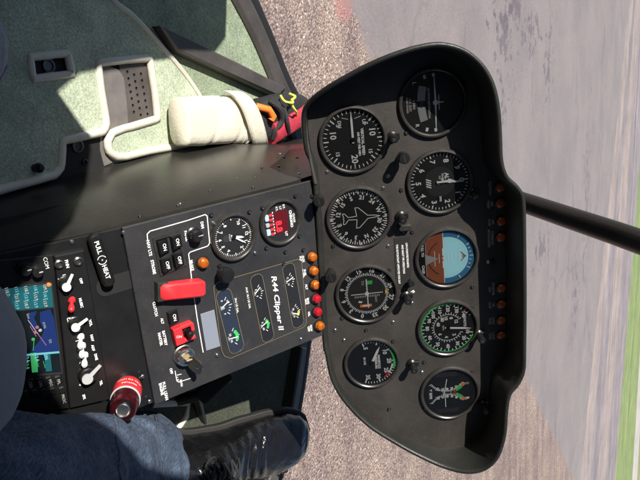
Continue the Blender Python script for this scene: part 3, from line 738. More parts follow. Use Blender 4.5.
def p_cdi(b, ri):
    H = 255
    b.lathe([(ri, .0012), (ri - .0001, .0013), (.0255, .0013)], 'dial', 48)
    for h in range(0, 360, 5):
        big = h % 10 == 0
        b.tick(h - H, .0245, .0275 if not big else .0285, .0008, 'white', Z1)
    for h, t in ((0, '0'), (30, '3'), (60, '6'), (90, '9'), (120, '12'), (150, '15'), (180, '18'), (210, '21'), (240, '24'), (270, '27'), (300, '30'), (330, '33')):
        b.num(t, h - H, ri - .0042, .0066, 'white', Z1, radial=True, bold=.0001)
    b.disc(0, 0, .0240, .0014, 'dialgrey', 40)
    b.line([(-.0195, .0006), (.0195, .0006)], .0012, 'white', Z2 + .0003); b.line([(0, -.020), (0, .020)], .0010, 'white', Z2)
    for i in range(-5, 6):
        if i: b.disc(i * .0034, 0, .0007, Z2 + .0001, 'white', 8); b.disc(0, i * .0034, .0007, Z2 + .0001, 'white', 8)
    for i in range(-7, 8): b.line([(.0025, i * .0022), (.0048, i * .0022)] if i else [(0, 0), (.001, 0)], .0006, 'white', Z1)
    b.disc(0, 0, .0026, Z2 + .0004, 'white', 16)
    b.poly([(.0145, -.010), (.0145, .0052), (.0185, .0052), (.0185, -.010)][::-1], 'orange', Z2); b.poly([(.0155, -.007), (.0155, .003), (.0175, .003), (.0175, -.007)][::-1], 'white', Z2 + .0002)
    b.poly([(-.0175, .001), (-.0175, .008), (-.0125, .008), (-.0125, .001)][::-1], 'green', Z2)
    b.text('TO', -.0150, -.0045, .004, 'grey', Z1); b.text('NAV', .009, .011, .0034, 'grey', Z1)
    b.poly([(.009, -.011), (.0105, -.006), (.0125, -.008), (.0115, -.012)], 'white', Z2); b.poly([(-.003, .0235), (.003, .0235), (0, .028)], 'yellow', Z2)
gauge('course_deviation_indicator', 367, 294, R0, 'navigation dial with crossed white bars and an orange flag', p_cdi)

def p_mp(b, ri):
    n = 0
    for i in range(0, 31):
        th = -110 + 220 * i / 30
        b.tick(th, ri - (.0065 if i % 5 == 0 else .0038), ri - .0008, .0012 if i % 5 == 0 else .0007, 'white', Z1)
    for t, th in (('5', -108), ('10', -38), ('20', 0), ('25', 37), ('30', 72), ('35', 108)): b.num(t, th, ri - .0098, .0066, 'white', Z1, bold=.0001)
    b.arc(-35, 20, ri - .0042, ri - .0012, 'green', Z2); b.arc(10, 40, ri - .0062, ri - .0042, 'white', Z2)
    b.arc(44, 48, ri - .0085, ri - .0008, 'red', Z2); b.arc(38, 58, ri - .0055, ri - .0038, 'red', Z2)
    b.text('MANIFOLD', -.000, .0095, .0036, 'white', Z1, bold=.00006); b.text('PRESSURE', 0.001, .0055, .0036, 'white', Z1, bold=.00006)
    b.text('IN HG', -.003, -.0095, .0036, 'white', Z1); b.text('AL. g', .001, -.0135, .003, 'grey', Z1) if False else None
gauge('manifold_pressure_gauge', 372, 363, .0375, 'pressure dial with short green and red arc, lower right of the pod', p_mp, needle=[(-63, [ndl(.0255, .0016, .001)])])

def p_tc(b, ri):
    def P(th, r): a = math.radians(th); return (math.sin(a) * r, math.cos(a) * r)
    # aircraft silhouette
    b.poly([(-.029, .0022), (.029, .0022), (.029, .0032), (.006, .0042), (-.006, .0042), (-.029, .0032)][::-1], 'white', Z2)
    b.disc(0, .0032, .0031, Z2 + .0002, 'white', 20); b.poly([(-.0085, .0068), (.0085, .0068), (.0085, .0076), (-.0085, .0076)][::-1], 'white', Z2 + .0002)
    b.poly([(-.0006, .005), (-.0006, .0125), (.0006, .0125), (.0006, .005)], 'white', Z2 + .0001)
    for s in (1, -1):
        b.tick(s * 86, ri - .006, ri - .002, .0022, 'white', Z1); b.tick(s * 105, ri - .0065, ri - .002, .0022, 'white', Z1)
    # inclinometer tube
    R = .075; cy = R - .0135
    for t0, t1 in ((-15.5, -3.0), (3.0, 15.5)):
        n = 10
        for i in range(n):
            a0 = math.radians(180 - (t0 + (t1 - t0) * i / n)); a1 = math.radians(180 - (t0 + (t1 - t0) * (i + 1) / n))
            q = [(math.sin(a) * r, cy + math.cos(a) * r) for a, r in ((a0, R + .0045), (a1, R + .0045), (a1, R - .0045), (a0, R - .0045))]
            b.poly([(x, y, Z1) for x, y in q], 'grey')
    b.lathe([(.0001, .0030), (.0030, .0026), (.0041, .0018)], 'black', 16, cx=0, cy=-.0135)
    for s in (1, -1): b.line([(s * .0038, -.0185), (s * .0038, -.0085)], .0006, 'dim', Z2)
    b.text('NO PITCH INFORMATION', 0, -.0045, .0026, 'dim', Z1); b.text('2 MIN', 0, -.0222, .0036, 'dim', Z1); b.text('D.C. ELEC', 0, -.0265, .0030, 'dim', Z1); b.text('TURN COORD', 0, -.0300, .0024, 'dim', Z1)
    b.text('L', -.0245, -.0205, .0052, 'white', Z1); b.text('R', .0245, -.0195, .0052, 'white', Z1)
gauge('turn_coordinator', 433, 103, R0, 'shaded turn dial with white aircraft bar and slip tube, upper left of the pod', p_tc)

def p_alt(b, ri):
    b.disc(0, 0, .0185, .00135, 'dialgrey', 40)
    for i in range(50):
        big = i % 5 == 0; b.tick(i * 7.2, ri - (.0052 if big else .0034), ri - .0008, .0010 if big else .0007, 'white', Z1)
    for k in range(10): b.num(str(k), k * 36, ri - .0092, .0078, 'white', Z1, bold=.0001)
    b.text('ALT', -.0045, .0085, .0058, 'white', Z1, bold=.0001); b.text('100 FEET', -.0045, .0035, .0026, 'white', Z1); b.text('FEET', -.0045, .000, .0024, 'dim', Z1)
    for i in range(4): b.poly([(-.005 + i * .0028, -.0165), (-.0034 + i * .0028, -.0165), (-.001 + i * .0028, -.0105), (-.0026 + i * .0028, -.0105)], 'white', Z1)
    b.poly([(.0175, .0035), (.0255, .0035), (.0255, -.0035), (.0175, -.0035)][::-1], 'black', Z1); b.text('2992', .0215, 0, .0030, 'white', Z2)
gauge('altimeter', 440, 182, R0, 'altimeter dial with ten white numerals and needle pointing to zero', p_alt, needle=[(4, [ndl(.029, .0011, .004)]), (-1, [([(-.0012, -.004), (.0012, -.004), (.0012, .008), (.0028, .012), (0, .0175), (-.0028, .012), (-.0012, .008)], 'white', .0031)]), (-62, [([(-.0008, -.004), (.0008, -.004), (.0004, .012), (-.0004, .012)], 'dim', .0022)])])

def p_ai(b, ri):
    hz = -.004; re = ri - .001
    def cut(r, lo, hi, m, z, n=40):
        # region of disc of radius r with lo<y<hi
        pts = []
        yl, yh = max(-r, lo), min(r, hi)
        for i in range(n + 1):
            y = yl + (yh - yl) * i / n; pts.append((math.sqrt(max(0, r * r - y * y)), y))
        for i in range(n, -1, -1):
            y = yl + (yh - yl) * i / n; pts.append((-math.sqrt(max(0, r * r - y * y)), y))
        b.poly(pts, m, z)
    cut(re, hz, re, 'blue', .0014); cut(re, -re * .78, hz, 'brown', .0014)  # outer sky ring coloured as shadowed, inner disc below as lit
    cut(.0275, hz + .0004, .0275, 'cyan', .0016); cut(.0265, -.0255, hz, 'brown', .0016)
    b.line([(-re * .97, hz), (re * .97, hz)], .0009, 'white', Z2)
    for i, w in ((1, .004), (2, .008), (3, .004), (4, .011)):
        b.line([(-w, hz + i * .0046), (w, hz + i * .0046)], .0005, 'white', Z2)
    for i, w in ((1, .006), (2, .010)): b.line([(-w, hz - i * .0056), (w, hz - i * .0056)], .0007, 'white', Z2)
    for th in (-60, -30, -20, -10, 0, 10, 20, 30, 60): b.tick(th, .0290, .0335 if th % 30 == 0 else .0315, .0008, 'white', Z2)
    b.poly([(-.0025, .0195), (.0025, .0195), (0, .0255)], 'orange', Z2); b.line([(-.006, .018), (0, .0235), (.006, .018)], .0008, 'black', Z2 + .0001)
    b.arc(118, 242, .0230, .0242, 'dialgrey', Z2)
    # fixed aircraft symbol
    b.poly([(-.0075, -.0275), (.0075, -.0275), (0, -.0105)], 'grey', .0024)
    b.line([(-.0125, hz - .001), (-.004, hz - .001)], .0016, 'white', .0024); b.line([(.004, hz - .001), (.0125, hz - .001)], .0016, 'white', .0024); b.disc(0, hz - .001, .0012, .0024, 'white', 10)
    # lower mask with lettering
    cut(ri, -ri, -.0265, 'black', .0022); b.line([(-.0225, -.0265), (.0225, -.0265)], .0008, 'grey', .0024)
    b.text('PULL TO', -.0125, -.0305, .0036, 'white', .0024); b.text('CAGE', .0125, -.0305, .0038, 'white', .0024)
g_ai = gauge('attitude_indicator', 447, 258, R0, 'artificial horizon with bright blue sky half and brown ground half', p_ai)

def p_asi(b, ri):
    for i in range(0, 36): b.tick(18 + i * 9, ri - (.0058 if i % 2 == 0 else .0038), ri - .0012, .0009, 'white', Z1)
    for t, th in (('10', 18), ('20', 40), ('30', 64), ('40', 92), ('50', 122), ('60', 153), ('80', 183), ('90', 207), ('100', 227), ('110', 249), ('120', 272), ('130', 297), ('140', 322)): b.num(t, th, ri - .0086, .0056, 'white', Z1, bold=.0001)
    b.arc(22, 300, ri - .0016, ri - .0002, 'green', Z2, n=70); b.arc(195, 290, ri - .0028, ri - .0016, 'green', Z2, n=30); b.tick(316, ri - .006, ri, .0013, 'red', Z2)
    b.arc(25, 325, .0181, .0187, 'white', Z1, n=60)
    for i in range(0, 31): b.tick(25 + i * 10, .0187, .0207 if i % 2 else .0217, .0007, 'white', Z1)
    for t, th in (('2', 55), ('4', 100), ('6', 140), ('40', 205), ('80', 240), ('8', 290), ('10', 262), ('12', 325)): b.num(t, th, .0138, .0052, 'white', Z1, bold=.0001)
    b.text('KNOTS', -.0065, .0225, .0040, 'white', Z1, 0); b.text('MPH', 0, -.006, .003, 'dim', Z1)
gauge('airspeed_gauge', 448, 328, R0, 'airspeed dial ringed by a long green arc', p_asi, needle=[(7, [ndl(.0305, .0012, .004)])])

def p_tach(b, ri):
    for s, cx in ((-1, -.0285), (1, .0285)):
        R = .0255
        t0, t1 = (35, 148) if s < 0 else (-35, -148)
        b.arc(t0, t1, R - .0008, R, 'white', Z1, cx=cx, cy=-.003)
        for i in range(0, 21):
            th = t0 + (t1 - t0) * i / 20; b.tick(th, R, R + (.0030 if i % 4 == 0 else .0018), .0007, 'white', Z1, cx=cx, cy=-.003)
        b.arc(t0 + (t1 - t0) * .10, t0 + (t1 - t0) * .28, R, R + .0045, 'green', Z2, cx=cx, cy=-.003, n=8); b.arc(t0, t0 + (t1 - t0) * .08, R, R + .0045, 'orange', Z2, cx=cx, cy=-.003, n=5); b.arc(t0 + (t1 - t0) * .30, t0 + (t1 - t0) * .34, R, R + .005, 'red', Z2, cx=cx, cy=-.003, n=4)
    for i, (l, r) in enumerate((('60', '60'), ('70', '70'), ('80', '80'), ('90', '90'), ('100', '100'), ('110', '110'))):
        y = -.016 + i * .0062; w = .0052 + .0004 * (i - 2) ** 2; b.text(l, -w, y, .0042, 'white', Z1, bold=.0001); b.text(r, w, y, .0042, 'white', Z1, bold=.0001)
    b.text('% RPM', 0, -.0262, .0045, 'white', Z1, bold=.0001); b.text('E', -.0115, .0235, .0062, 'dim', Z1); b.text('R', .0115, .0235, .0062, 'white', Z1, bold=.0001)
    b.line([(-.021, -.0035), (.004, -.0085)], .0011, 'white', .0024); b.line([(.021, -.0065), (.000, -.0065)], .0011, 'white', .0026)
    b.poly([(-.031, -.014), (-.0245, -.020), (-.0245, .012), (-.031, .010)], 'dialgrey', .0014); b.poly([(.031, -.014), (.0245, -.020), (.0245, .012), (.031, .010)], 'dialgrey', .0014)
gauge('tachometer', 450, 393, R0, 'dual rotor tachometer with two curved scales, upper right of the pod', p_tach)

# screws
b = MB(); b.lathe([(.0024, .0004), (.0024, .0012), (.0016, .0020), (.0001, .0022)], 'steel', 12); SCREW = b.mesh('screw')
b = MB(); b.lathe([(.0026, .0004), (.0026, .0012), (.0018, .0022), (.0001, .0024)], 'black', 12); b.disc(0, 0, .0011, .0025, 'steel', 8); BSCREW = b.mesh('screw')
for u, v in ((315, 179), (312, 196), (327, 172), (388, 176), (333, 246), (388, 246), (342, 318), (393, 322), (389, 270), (344, 340), (393, 341), (335, 330), (406, 133), (401, 190), (403, 232), (412, 232), (472, 287), (412, 303), (472, 308), (419, 334), (422, 372), (472, 372), (425, 408), (389, 409), (318, 325), (462, 302), (488, 262), (383, 188), (424, 362), (366, 330)):
    a, bb = pan(u, v); put('screw', random.choice((SCREW, BSCREW, BSCREW)), ip, (a, bb, 0), random.random())
# post lights and gauge knobs
def post_light():
    b = MB()
    b.lathe([(.0062, .0005), (.0062, .004), (.0046, .005), (.0036, .006), (.0036, .016), (.0047, .017), (.0047, .022), (.0036, .0236), (.0001, .0236)], 'black', 18)
    b.box(0, .006, .0005, .007, .006, .005, 'black'); b.disc(0, -.0003, .0016, .0238, 'darksteel', 10); return b.mesh('post_light')
def set_knob():
    b = MB(); pr = [(.0035, .0005), (.0035, .014), (.0062, .0142)]
    b.lathe(pr + [(.0068, .016), (.0068, .027), (.0058, .029), (.0001, .0292)], 'black', 14, smooth=False)
    b.poly([(-.0045, -.0006), (.0045, -.0006), (.0045, .0006), (-.0045, .0006)], 'darksteel', .0294); return b.mesh('set_knob')
PL = post_light(); SK = set_knob()
for u, v in ((394, 139), (403, 220), (408, 301), (414, 370), (482, 340), (486, 411), (476, 196)):
    a, bb = pan(u, v, .02); put('post_light', PL, ip, (a, bb, 0))
for u, v in ((404, 158), (319, 201), (331, 277)):
    a, bb = pan(u, v, .024); put('set_knob', SK, ip, (a, bb, 0), .2)
a, bb = pan(411, 283, .01); kk = put('set_knob', SK, ip, (a, bb, 0), .4); kk.scale = (.6, .6, .5)
# little white paired marks beside the horizon gauge
b = MB(); a, bb = pan(412, 292); b.text('II', a, bb, .008, 'white', .0008, .5, bold=.0003); b.build('panel_marking', ip)
# upper annunciator lamps
def lamp_mesh(m, r=.0056, h=.005):
    b = MB(); b.lathe([(r + .0014, .0005), (r + .0014, .002), (r, .0024)], 'black', 20); b.lathe([(r, .002), (r * .98, h * .5), (r * .8, h * .85), (r * .45, h), (.0001, h)], m, 20); return b.mesh('warning_lamp')
LD = lamp_mesh('dark_lens', .0062, .004); LA = lamp_mesh('amber_lens', .0064, .0085); LR = lamp_mesh('red_lens', .0062, .008)
for u, v, t in ((500, 187, ('CLUTCH',)), (500, 203, ('MR', 'TEMP')), (501, 221, ('MR', 'CHIP')), (500.5, 237, ('CARBON', 'MONOXIDE')), (501, 288, ('STARTER', 'ON')), (501, 304, ('TR', 'CHIP')), (501, 320, ('LOW', 'FUEL')), (501, 335, ('LOW', 'RPM'))):
    a, bb = pan(u, v); lp_ = put('warning_lamp', LD, ip, (a, bb, 0)); b = MB()
    for i, s in enumerate(t): b.text(s, 0, -.0125 - .0044 * i + (.002 if len(t) > 1 else 0), .0044, 'grey', .0008, bold=.0001)
    b.build('lettering', lp_)
a, bb = pan(488, 262); b = MB(); b.lathe([(.003, .0005), (.003, .004), (.0001, .004)], 'black', 14); b.build('push_button', ip, (a, bb + .006, 0))
# limits placard
b = MB(); q = [pan(*k) for k in ((394, 238), (410, 236), (411, 287), (396, 289))]
b.prism(q, .0005, .0012, 'black_matte')
for k, (u, v, t) in enumerate(((398, 264, 'THIS ROTORCRAFT APPROVED FOR DAY'), (403, 259, 'AND NIGHT VFR OPERATIONS'), (407, 255, 'LOW-G PUSHOVERS PROHIBITED'))):
    a, bb = pan(u, v); b.text(t, a, bb, .0036, 'white', .0014, 0, bold=.00006, sx=(.80, .78, .62)[k])
b.build('limits_placard', ip)
# bracket above the placard
a, bb = pan(404, 226); b = MB(); b.prism(rrect(a, bb, .008, .016, .0035), .0005, .010, 'bezel', .001); b.build('bracket', ip)

# ================================================================ CENTRE CONSOLE
cc = empty('centre_console', CM, 'black sloping console pedestal with switches, fuel gauges and a red guarded switch', 'console')
tl, tr, br, bl = con(310, 181), con(324, 335), con(155, 405), con(122, 228)
tl = (tl[0], tl[1] + .003); tr = (tr[0], tr[1] + .003)
b = MB(); b.prism([bl, br, tr, tl], -.004, 0, 'console', .0008); b.build('face_plate', cc)
# lower deck of the pedestal carrying the radios
lo_b = -.60
b = MB(); b.prism([(bl[0] + .001, bl[1] + .004), (br[0] - .001, br[1] + .004), (br[0] - .001, -.40), (bl[0] - .005, -.40)], -.012, -.0045, 'black', .0008); b.build('radio_deck', cc)
# pedestal body with the sheet metal flank
b = MB(); b.T = CMi
def topz(y): p = CM @ V((0, 0, -.013)); return p.z + (y - p.y) * .43 / .903
xl = (CM @ V((bl[0], 0, 0))).x - .001; xt = (CM @ V((tl[0], 0, 0))).x
sec = []
for y, zt, xL, xF in ((.20, topz(.20), xl - .006, -.045), (.43, topz(.43), xl, -.036), (.63, topz(.63), xt - .001, -.032), (.76, topz(.66), xt + .004, -.024), (.96, topz(.60), xt + .012, .012)):
    sec.append([V((xL, y, zt)), V((xF, y + .0, ZF + .004)), V((.16, y, ZF + .004)), V((.175, y, zt))])
rr = []
for s in sec: rr.append([s[0], s[0].lerp(s[1], .5) + V((-.003, 0, 0)), s[1], s[2], s[3]])
b.rings(rr, 'flank', True, True, True, True); b.recalc = True
ped = b.build('pedestal', cc, sharp=30)
# screws on flank
def flank_hit(u, v):
    d = wdir(u, v)
    # plane through three flank points
    p, q, r = sec[1][0], sec[2][0], sec[2][1]; n = (q - p).cross(r - p).normalized()
    t = (p - CAM).dot(n) / d.dot(n); return CAM + d * t, n
for i, (u, v) in enumerate(((83, 222), (105, 220), (133, 209), (146, 196), (146, 186), (140, 217), (180, 204), (210, 191), (253, 188), (237, 179), (255, 178), (262, 168), (280, 154), (279, 167), (297, 158), (299, 174), (178, 206), (284, 158))):
    p, n = flank_hit(u, v); n = n if n.x < 0 else -n
    q = n.to_track_quat('Z', 'Y').to_matrix().to_4x4()
    o = bpy.data.objects.new('screw', BSCREW if i % 3 else SCREW); COL.objects.link(o); o.parent = cc
    o.matrix_basis = CMi @ T3(*(p - n * .0003)) @ q @ Matrix.Scale(.8, 4)
# face screws
for u, v in ((249, 212), (262, 208), (295, 196), (299, 236), (303, 250), (285, 252), (266, 248), (255, 253), (213, 223), (219, 266), (301, 339), (217, 355), (211, 215), (283, 264)):
    a, bb = con(u, v); put('screw', BSCREW if (u + v) % 4 else SCREW, cc, (a, bb, 0), random.random())
for u, v in ((124, 233), (73, 243), (143, 377), (150, 402), (105, 402)):
    a, bb = con(u, v, .001); put('screw', SCREW, cc, (a, bb, -.001 if u > 120 else -.0045), .3)
# clock
def p_clk(b, ri):
    for i in range(60): b.tick(i * 6, ri - (.004 if i % 5 == 0 else .0024), ri - .0006, .0007 if i % 5 == 0 else .0004, 'white', Z1)
    for k in (12, 1, 2, 4, 5, 6, 7, 8, 10, 11): b.num(str(k), k * 30, ri - .0066, .0044, 'white', Z1)
    b.disc(0, -.009, .004, .0014, 'dialgrey', 20); b.text('8 DAYS', 0, -.0045, .0022, 'grey', Z1)
pc_ = con(234, 237, .003)
gauge('clock', 0, 0, .0285, 'round analogue clock with white hands on the console', p_clk, cc, pc_, needle=[(38, [ndl(.0175, .0009, .004)]), (15, [ndl(.013, .0013, .003)])])
# digital chronometer
def p_chr(b, ri):
    b.poly([(-.0135, -.0085), (.0135, -.0085), (.0135, .0105), (-.0135, .0105)], 'ledwin', Z1)
    b.text('8.8', .005, -.003, .010, 'led', Z2, bold=.0002)
    for i in range(5): b.poly([(-.0125 + i * .0058, -.0140), (-.0095 + i * .0058, -.0140), (-.0095 + i * .0058, -.0100), (-.0125 + i * .0058, -.0100)], 'led' if i != 2 else 'redplastic', Z1)
    for i in range(8): b.poly([(-.0145 + i * .0036, -.0098), (-.0125 + i * .0036, -.0098), (-.0125 + i * .0036, -.0086), (-.0145 + i * .0036, -.0086)], 'white', Z2)
    b.text('E.T.', -.0170, .007, .0032, 'white', Z1); b.text('F.T.', -.0165, -.003, .0032, 'white', Z1); b.text('LT', -.0165, .002, .0034, 'white', Z1); b.text('CHRONO', .000, .0150, .0042, 'white', Z1, bold=.0001)
    b.text('CLOCK', .0, .0192, .0030, 'white', Z1); b.text('UT', .0165, .0060, .004, 'white', Z1)
pc_ = con(281, 222, .003)
g = gauge('digital_chronometer', 0, 0, .0285, 'digital clock with red digits and pale blue buttons', p_chr, cc, pc_)
for x, m, w in ((-.0088, 'lightblue', .0078), (0, 'knobgrey', .0050), (.0088, 'lightblue', .0078)):
    b = MB(); b.prism(rrect(x, -.0178, w, .0052, .0015), .0012, .0030, m, .0004); b.build('button', g)
# lamp row
for u, v, me, t in ((312.5, 257, LA, ('AUX', 'FUEL')), (314, 271, LA, ('FUEL', 'FILTER')), (315.5, 285, LA, ('ALT',)), (317, 299, LR, ('ENG', 'FIRE')), (318, 312, LR, ('OIL',)), (320, 326, LA, ('GOV', 'OFF'))):
    a, bb = con(u, v, .004); lp_ = put('warning_lamp', me, cc, (a, bb, 0)); b = MB()
    for i, s in enumerate(t): b.text(s, 0, -.0115 - .0038 * i, .0042, 'white', .0004, bold=.00016)
    b.build('lettering', lp_)
a, bb = con(203.5, 263, .004); lp_ = put('warning_lamp', LA, cc, (a, bb, 0)); b = MB(); b.text('BRAKE', 0, -.0125, .0042, 'white', .0004, bold=.00014); b.build('lettering', lp_)
# white outline and switch lettering
b = MB()
b.line([con(*q) for q in ((147.5, 240), (147, 234), (150, 231), (187, 220.5), (205, 214.5), (207, 216), (209.5, 243), (207.5, 246), (190, 252), (188.5, 254), (192, 283), (197, 318), (203, 352))], .0011, 'white', .0004)
b.build('outline_marking', cc); b = MB()
b.line([con(*q) for q in ((175, 371), (176.5, 380), (178.5, 382), (191, 378))], .0009, 'white', .0004)
b.line([con(*q) for q in ((177, 375), (181, 374))], .0009, 'white', .0004)
for u, v, t, sz in ((149, 248, 'NAV LTS', .0042), (153, 267, 'STROBE', .0042), (155, 309, 'CLUTCH', .0040), (162, 321, 'ALT', .0036), (160, 339, 'MASTER', .0040), (164.5, 338, 'BATTERY', .0040), (186, 236, 'PANEL', .0038), (202, 225, 'DIM', .0042), (171, 371, 'OFF', .0038), (177, 379, 'L R', .0034), (181, 383, 'BOTH', .003), (161, 389, 'ENGINE', .0040), (165, 391, 'PULL LEAN', .0044)):
    a, bb = con(u, v); tb = MB(); tb.text(t, 0, 0, sz * 1.08, 'white', .0004, 0, bold=.00016); tb.build('lettering', cc, (a, bb, 0))
b.build('outline_marking', cc)
# rocker switch bank
b = MB(); b.holes([con(*q) for q in ((152, 238), (178, 230), (186, 265), (160, 276))], [[con(*q) for q in ((155, 240), (177, 234), (183, 263), (161, 273))]], .0003, .0018, 'bezel'); b.recalc = True; b.build('switch_frame', cc)
def rocker(u, v, txt, name='rocker_switch'):
    a, bb = con(u, v); b = MB()
    sx, sy = .0145, .0125
    b.rings([[(-sx / 2, -sy / 2, .0004), (sx / 2, -sy / 2, .0004), (sx / 2, sy / 2, .0004), (-sx / 2, sy / 2, .0004)], [(-sx / 2 + .0006, -sy / 2 + .0006, .0075), (sx / 2 - .0006, -sy / 2 + .0006, .0075), (sx / 2 - .0006, sy / 2 - .0006, .0030), (-sx / 2 + .0006, sy / 2 - .0006, .0030)]], 'black', True, True, True, False)
    b.recalc = True
    b.T = T3(0, 0, 0); b.text(txt, 0, 0, .0052, 'white', .0061, bold=.0001); o = b.build(name, cc, (a, bb, 0)); return o
for u, v, t in ((162.5, 246, 'ON'), (175.5, 241, 'ON'), (165.5, 264, 'OFF'), (177.5, 259, 'OFF'), (172.5, 316, 'ON')): rocker(u, v, t)
# dimmer knob
a, bb = con(195, 235, .005); b = MB(); b.lathe([(.0085, .0003), (.0085, .002), (.0066, .003), (.0066, .012), (.0052, .0135), (.0001, .0135)], 'black', 22); b.box(0, .003, .0135, .0012, .006, .0003, 'knobgrey'); b.build('dimmer_knob', cc, (a, bb, 0))
# black round knob by the lamp
a, bb = con(224, 274, .01); b = MB(); b.lathe([(.0045, .0003), (.0045, .008), (.0082, .009), (.009, .012), (.009, .018), (.007, .021), (.0001, .0215)], 'black', 24); b.build('selector_knob', cc, (a, bb, 0))
# red guarded clutch switch, cover shut
def rot_from(p, q): return math.atan2(q[1] - p[1], q[0] - p[0])
p, q = con(161, 293, .012), con(203, 287, .012)
cx, cy = (p[0] + q[0]) / 2, (p[1] + q[1]) / 2; ang = rot_from(p, q); Lg = math.hypot(q[0] - p[0], q[1] - p[1])
gs = MB(); w = .0090
gs.T = Matrix.Rotation(ang, 4, 'Z')
h = Lg / 2
secs = []
for x, z0, z1, ww in ((-h, .006, .0105, w * .80), (-h + .004, .0045, .0135, w), (-h * .3, .004, .0165, w), (h * .55, .0045, .0195, w), (h - .003, .006, .0200, w), (h, .010, .0185, w * .85)):
    secs.append([(x, -ww, z0), (x, ww, z0), (x, ww, z1 - .002), (x, ww - .002, z1), (x, -ww + .002, z1), (x, -ww, z1 - .002)])
gs.rings(secs, 'redplastic', True, True, True, False); gs.recalc = True
gs.T = Matrix.Rotation(ang, 4, 'Z'); gs.box(-h + .003, 0, .0004, .012, .021, .010, 'bezel')
gc = gs.build('switch_guard', cc, (cx, cy, 0)); gc['label'] = 'long red switch guard flipped shut'
# open-framed red guard with black toggle
p, q = con(174, 337, .006), con(194, 329, .006); cx, cy = (p[0] + q[0]) / 2, (p[1] + q[1]) / 2; ang = rot_from(p, q)
gs = MB(); gs.T = Matrix.Rotation(ang, 4, 'Z')
gs.box(-.0075, 0, .0003, .010, .0200, .010, 'redplastic'); gs.box(.004, .0082, .0003, .014, .0038, .009, 'redplastic'); gs.box(.004, -.0082, .0003, .014, .0038, .009, 'redplastic'); gs.box(.010, .004, .0003, .004, .0085, .009, 'redplastic')
gs.text('ON', -.0078, 0, .0042, 'white', .0105, PI / 2 - 1.9 + 0)
g2 = gs.build('switch_guard', cc, (cx, cy, 0)); g2['label'] = 'small open red guard around a black toggle'
tg = MB(); tg.T = Matrix.Rotation(ang, 4, 'Z') @ T3(.0035, 0, 0); tg.lathe([(.0052, .0003), (.0052, .004), (.003, .005), (.0028, .014), (.0034, .017), (.002, .0185), (.0001, .0185)], 'black', 16); tg.build('toggle', g2)
# grey blank placard
b = MB(); b.prism([con(*q) for q in ((200, 314), (214, 309.5), (220, 346), (206, 350.5))], .0003, .0010, 'placard', .0002); b.build('blank_placard', cc)
# fuel and temperature cluster
b = MB()
def cq(pts): return [con(*q) for q in pts]
plate = cq(((213, 287), (217, 282), (297, 259), (301, 261), (306, 322), (303, 327), (230, 358), (224, 356), (221, 350)))
b.prism(plate, .0003, .0012, 'console', .0003)
b.line(plate + [plate[0]], .0009, 'gold', .0014)
cl = b.build('gauge_cluster', cc)
def slot(c0, c1, wid, m, seed, glow):
    # strip from c0 to c1 (console coords) holding two arc gauges
    ang = rot_from(c0, c1); Ls = math.hypot(c1[0] - c0[0], c1[1] - c0[1]); b = MB()
    b.prism(rrect(0, 0, Ls, wid, wid * .42, 6), .0013, .0016, m)
    ob = rrect(0, 0, Ls + .0016, wid + .0016, wid * .45, 6); b.line(ob + [ob[0]], .0009, 'gold', .0019)
    for k, sx in enumerate((-1, 1)):
        cx = sx * Ls * .25; cy = -wid * .38
        n = 7
        for i in range(n):
            th = -52 + 104 * i / (n - 1); b.tick(th, wid * .55, wid * (.78 if i % 3 == 0 else .68), .0008, 'white', .0019, cx=cx, cy=cy)
        if glow[k]: b.arc(glow[k][1], glow[k][2], wid * .50, wid * .72, glow[k][0], .0020, cx=cx, cy=cy, n=10)
        b.tick(glow[2 + k], .0, wid * .66, .0014, 'white', .0022, cx=cx, cy=cy)
        for i, t in enumerate(glow[4 + k]): b.text(t, cx + (i - (len(glow[4 + k]) - 1) / 2) * .0085, cy + wid * .14, .0036, 'white', .0019, bold=.0001)
        b.text(glow[6 + k], cx, cy + wid * .02 - .0006, .0026, 'white', .0019)
    o = b.build('cluster_window', cl, ((c0[0] + c1[0]) / 2, (c0[1] + c1[1]) / 2, 0)); o.rotation_euler.z = ang
    g = MB(); g.prism(rrect(0, 0, Ls, wid, wid * .42, 6), .0026, .0029, 'gauge_glass'); gg = g.build('glass', cl, o.location); gg.rotation_euler.z = ang
slot(con(287, 264), con(298, 326), .0155, 'dial', 1, (None, ('yellow', 5, 40), -15, 30, ('C', 'H'), ('75', '115'), 'CHT', 'OIL T'))
slot(con(255, 275), con(268, 340), .0150, 'dial', 2, (None, ('green', -40, 35), -35, -20, ('E', 'F'), ('0', '40'), 'FUEL', 'AMP'))
slot(con(222, 290), con(237, 351), .0180, 'slotreflect', 3, (None, ('green', -40, 30), -25, 10, ('0', '1/2', 'F'), ('25', '95'), 'AUX', 'OIL P'))
b = MB()
a0, a1 = con(272, 270), con(281, 334); b.text('R44 Clipper II', (a0[0] + a1[0]) / 2, (a0[1] + a1[1]) / 2, .0098, 'white', .0016, rot_from(a0, a1), shear=.25, bold=.0002, sx=math.hypot(a1[0] - a0[0], a1[1] - a0[1]) / .0655)
a0, a1 = con(234, 293), con(238, 317); b.text('30.6 US GAL', (a0[0] + a1[0]) / 2, (a0[1] + a1[1]) / 2, .0036, 'white', .0016, rot_from(a0, a1), bold=.00006)
a0, a1 = con(245, 283), con(250, 312); b.text('AUX 18.3 US GAL', (a0[0] + a1[0]) / 2, (a0[1] + a1[1]) / 2, .0036, 'white', .0016, rot_from(a0, a1), bold=.00006)
b.build('lettering', cl)
# ignition lock
a, bb = con(186, 357, .008); b = MB()
b.lathe([(.0125, .0003), (.0125, .0022), (.0112, .003), (.0108, .009), (.0095, .0105), (.0072, .0105), (.0068, .009), (.0001, .009)], 'steel', 28); b.disc(0, 0, .0045, .0092, 'gold', 16)
lk = b.build('ignition_lock', cc, (a, bb, 0))
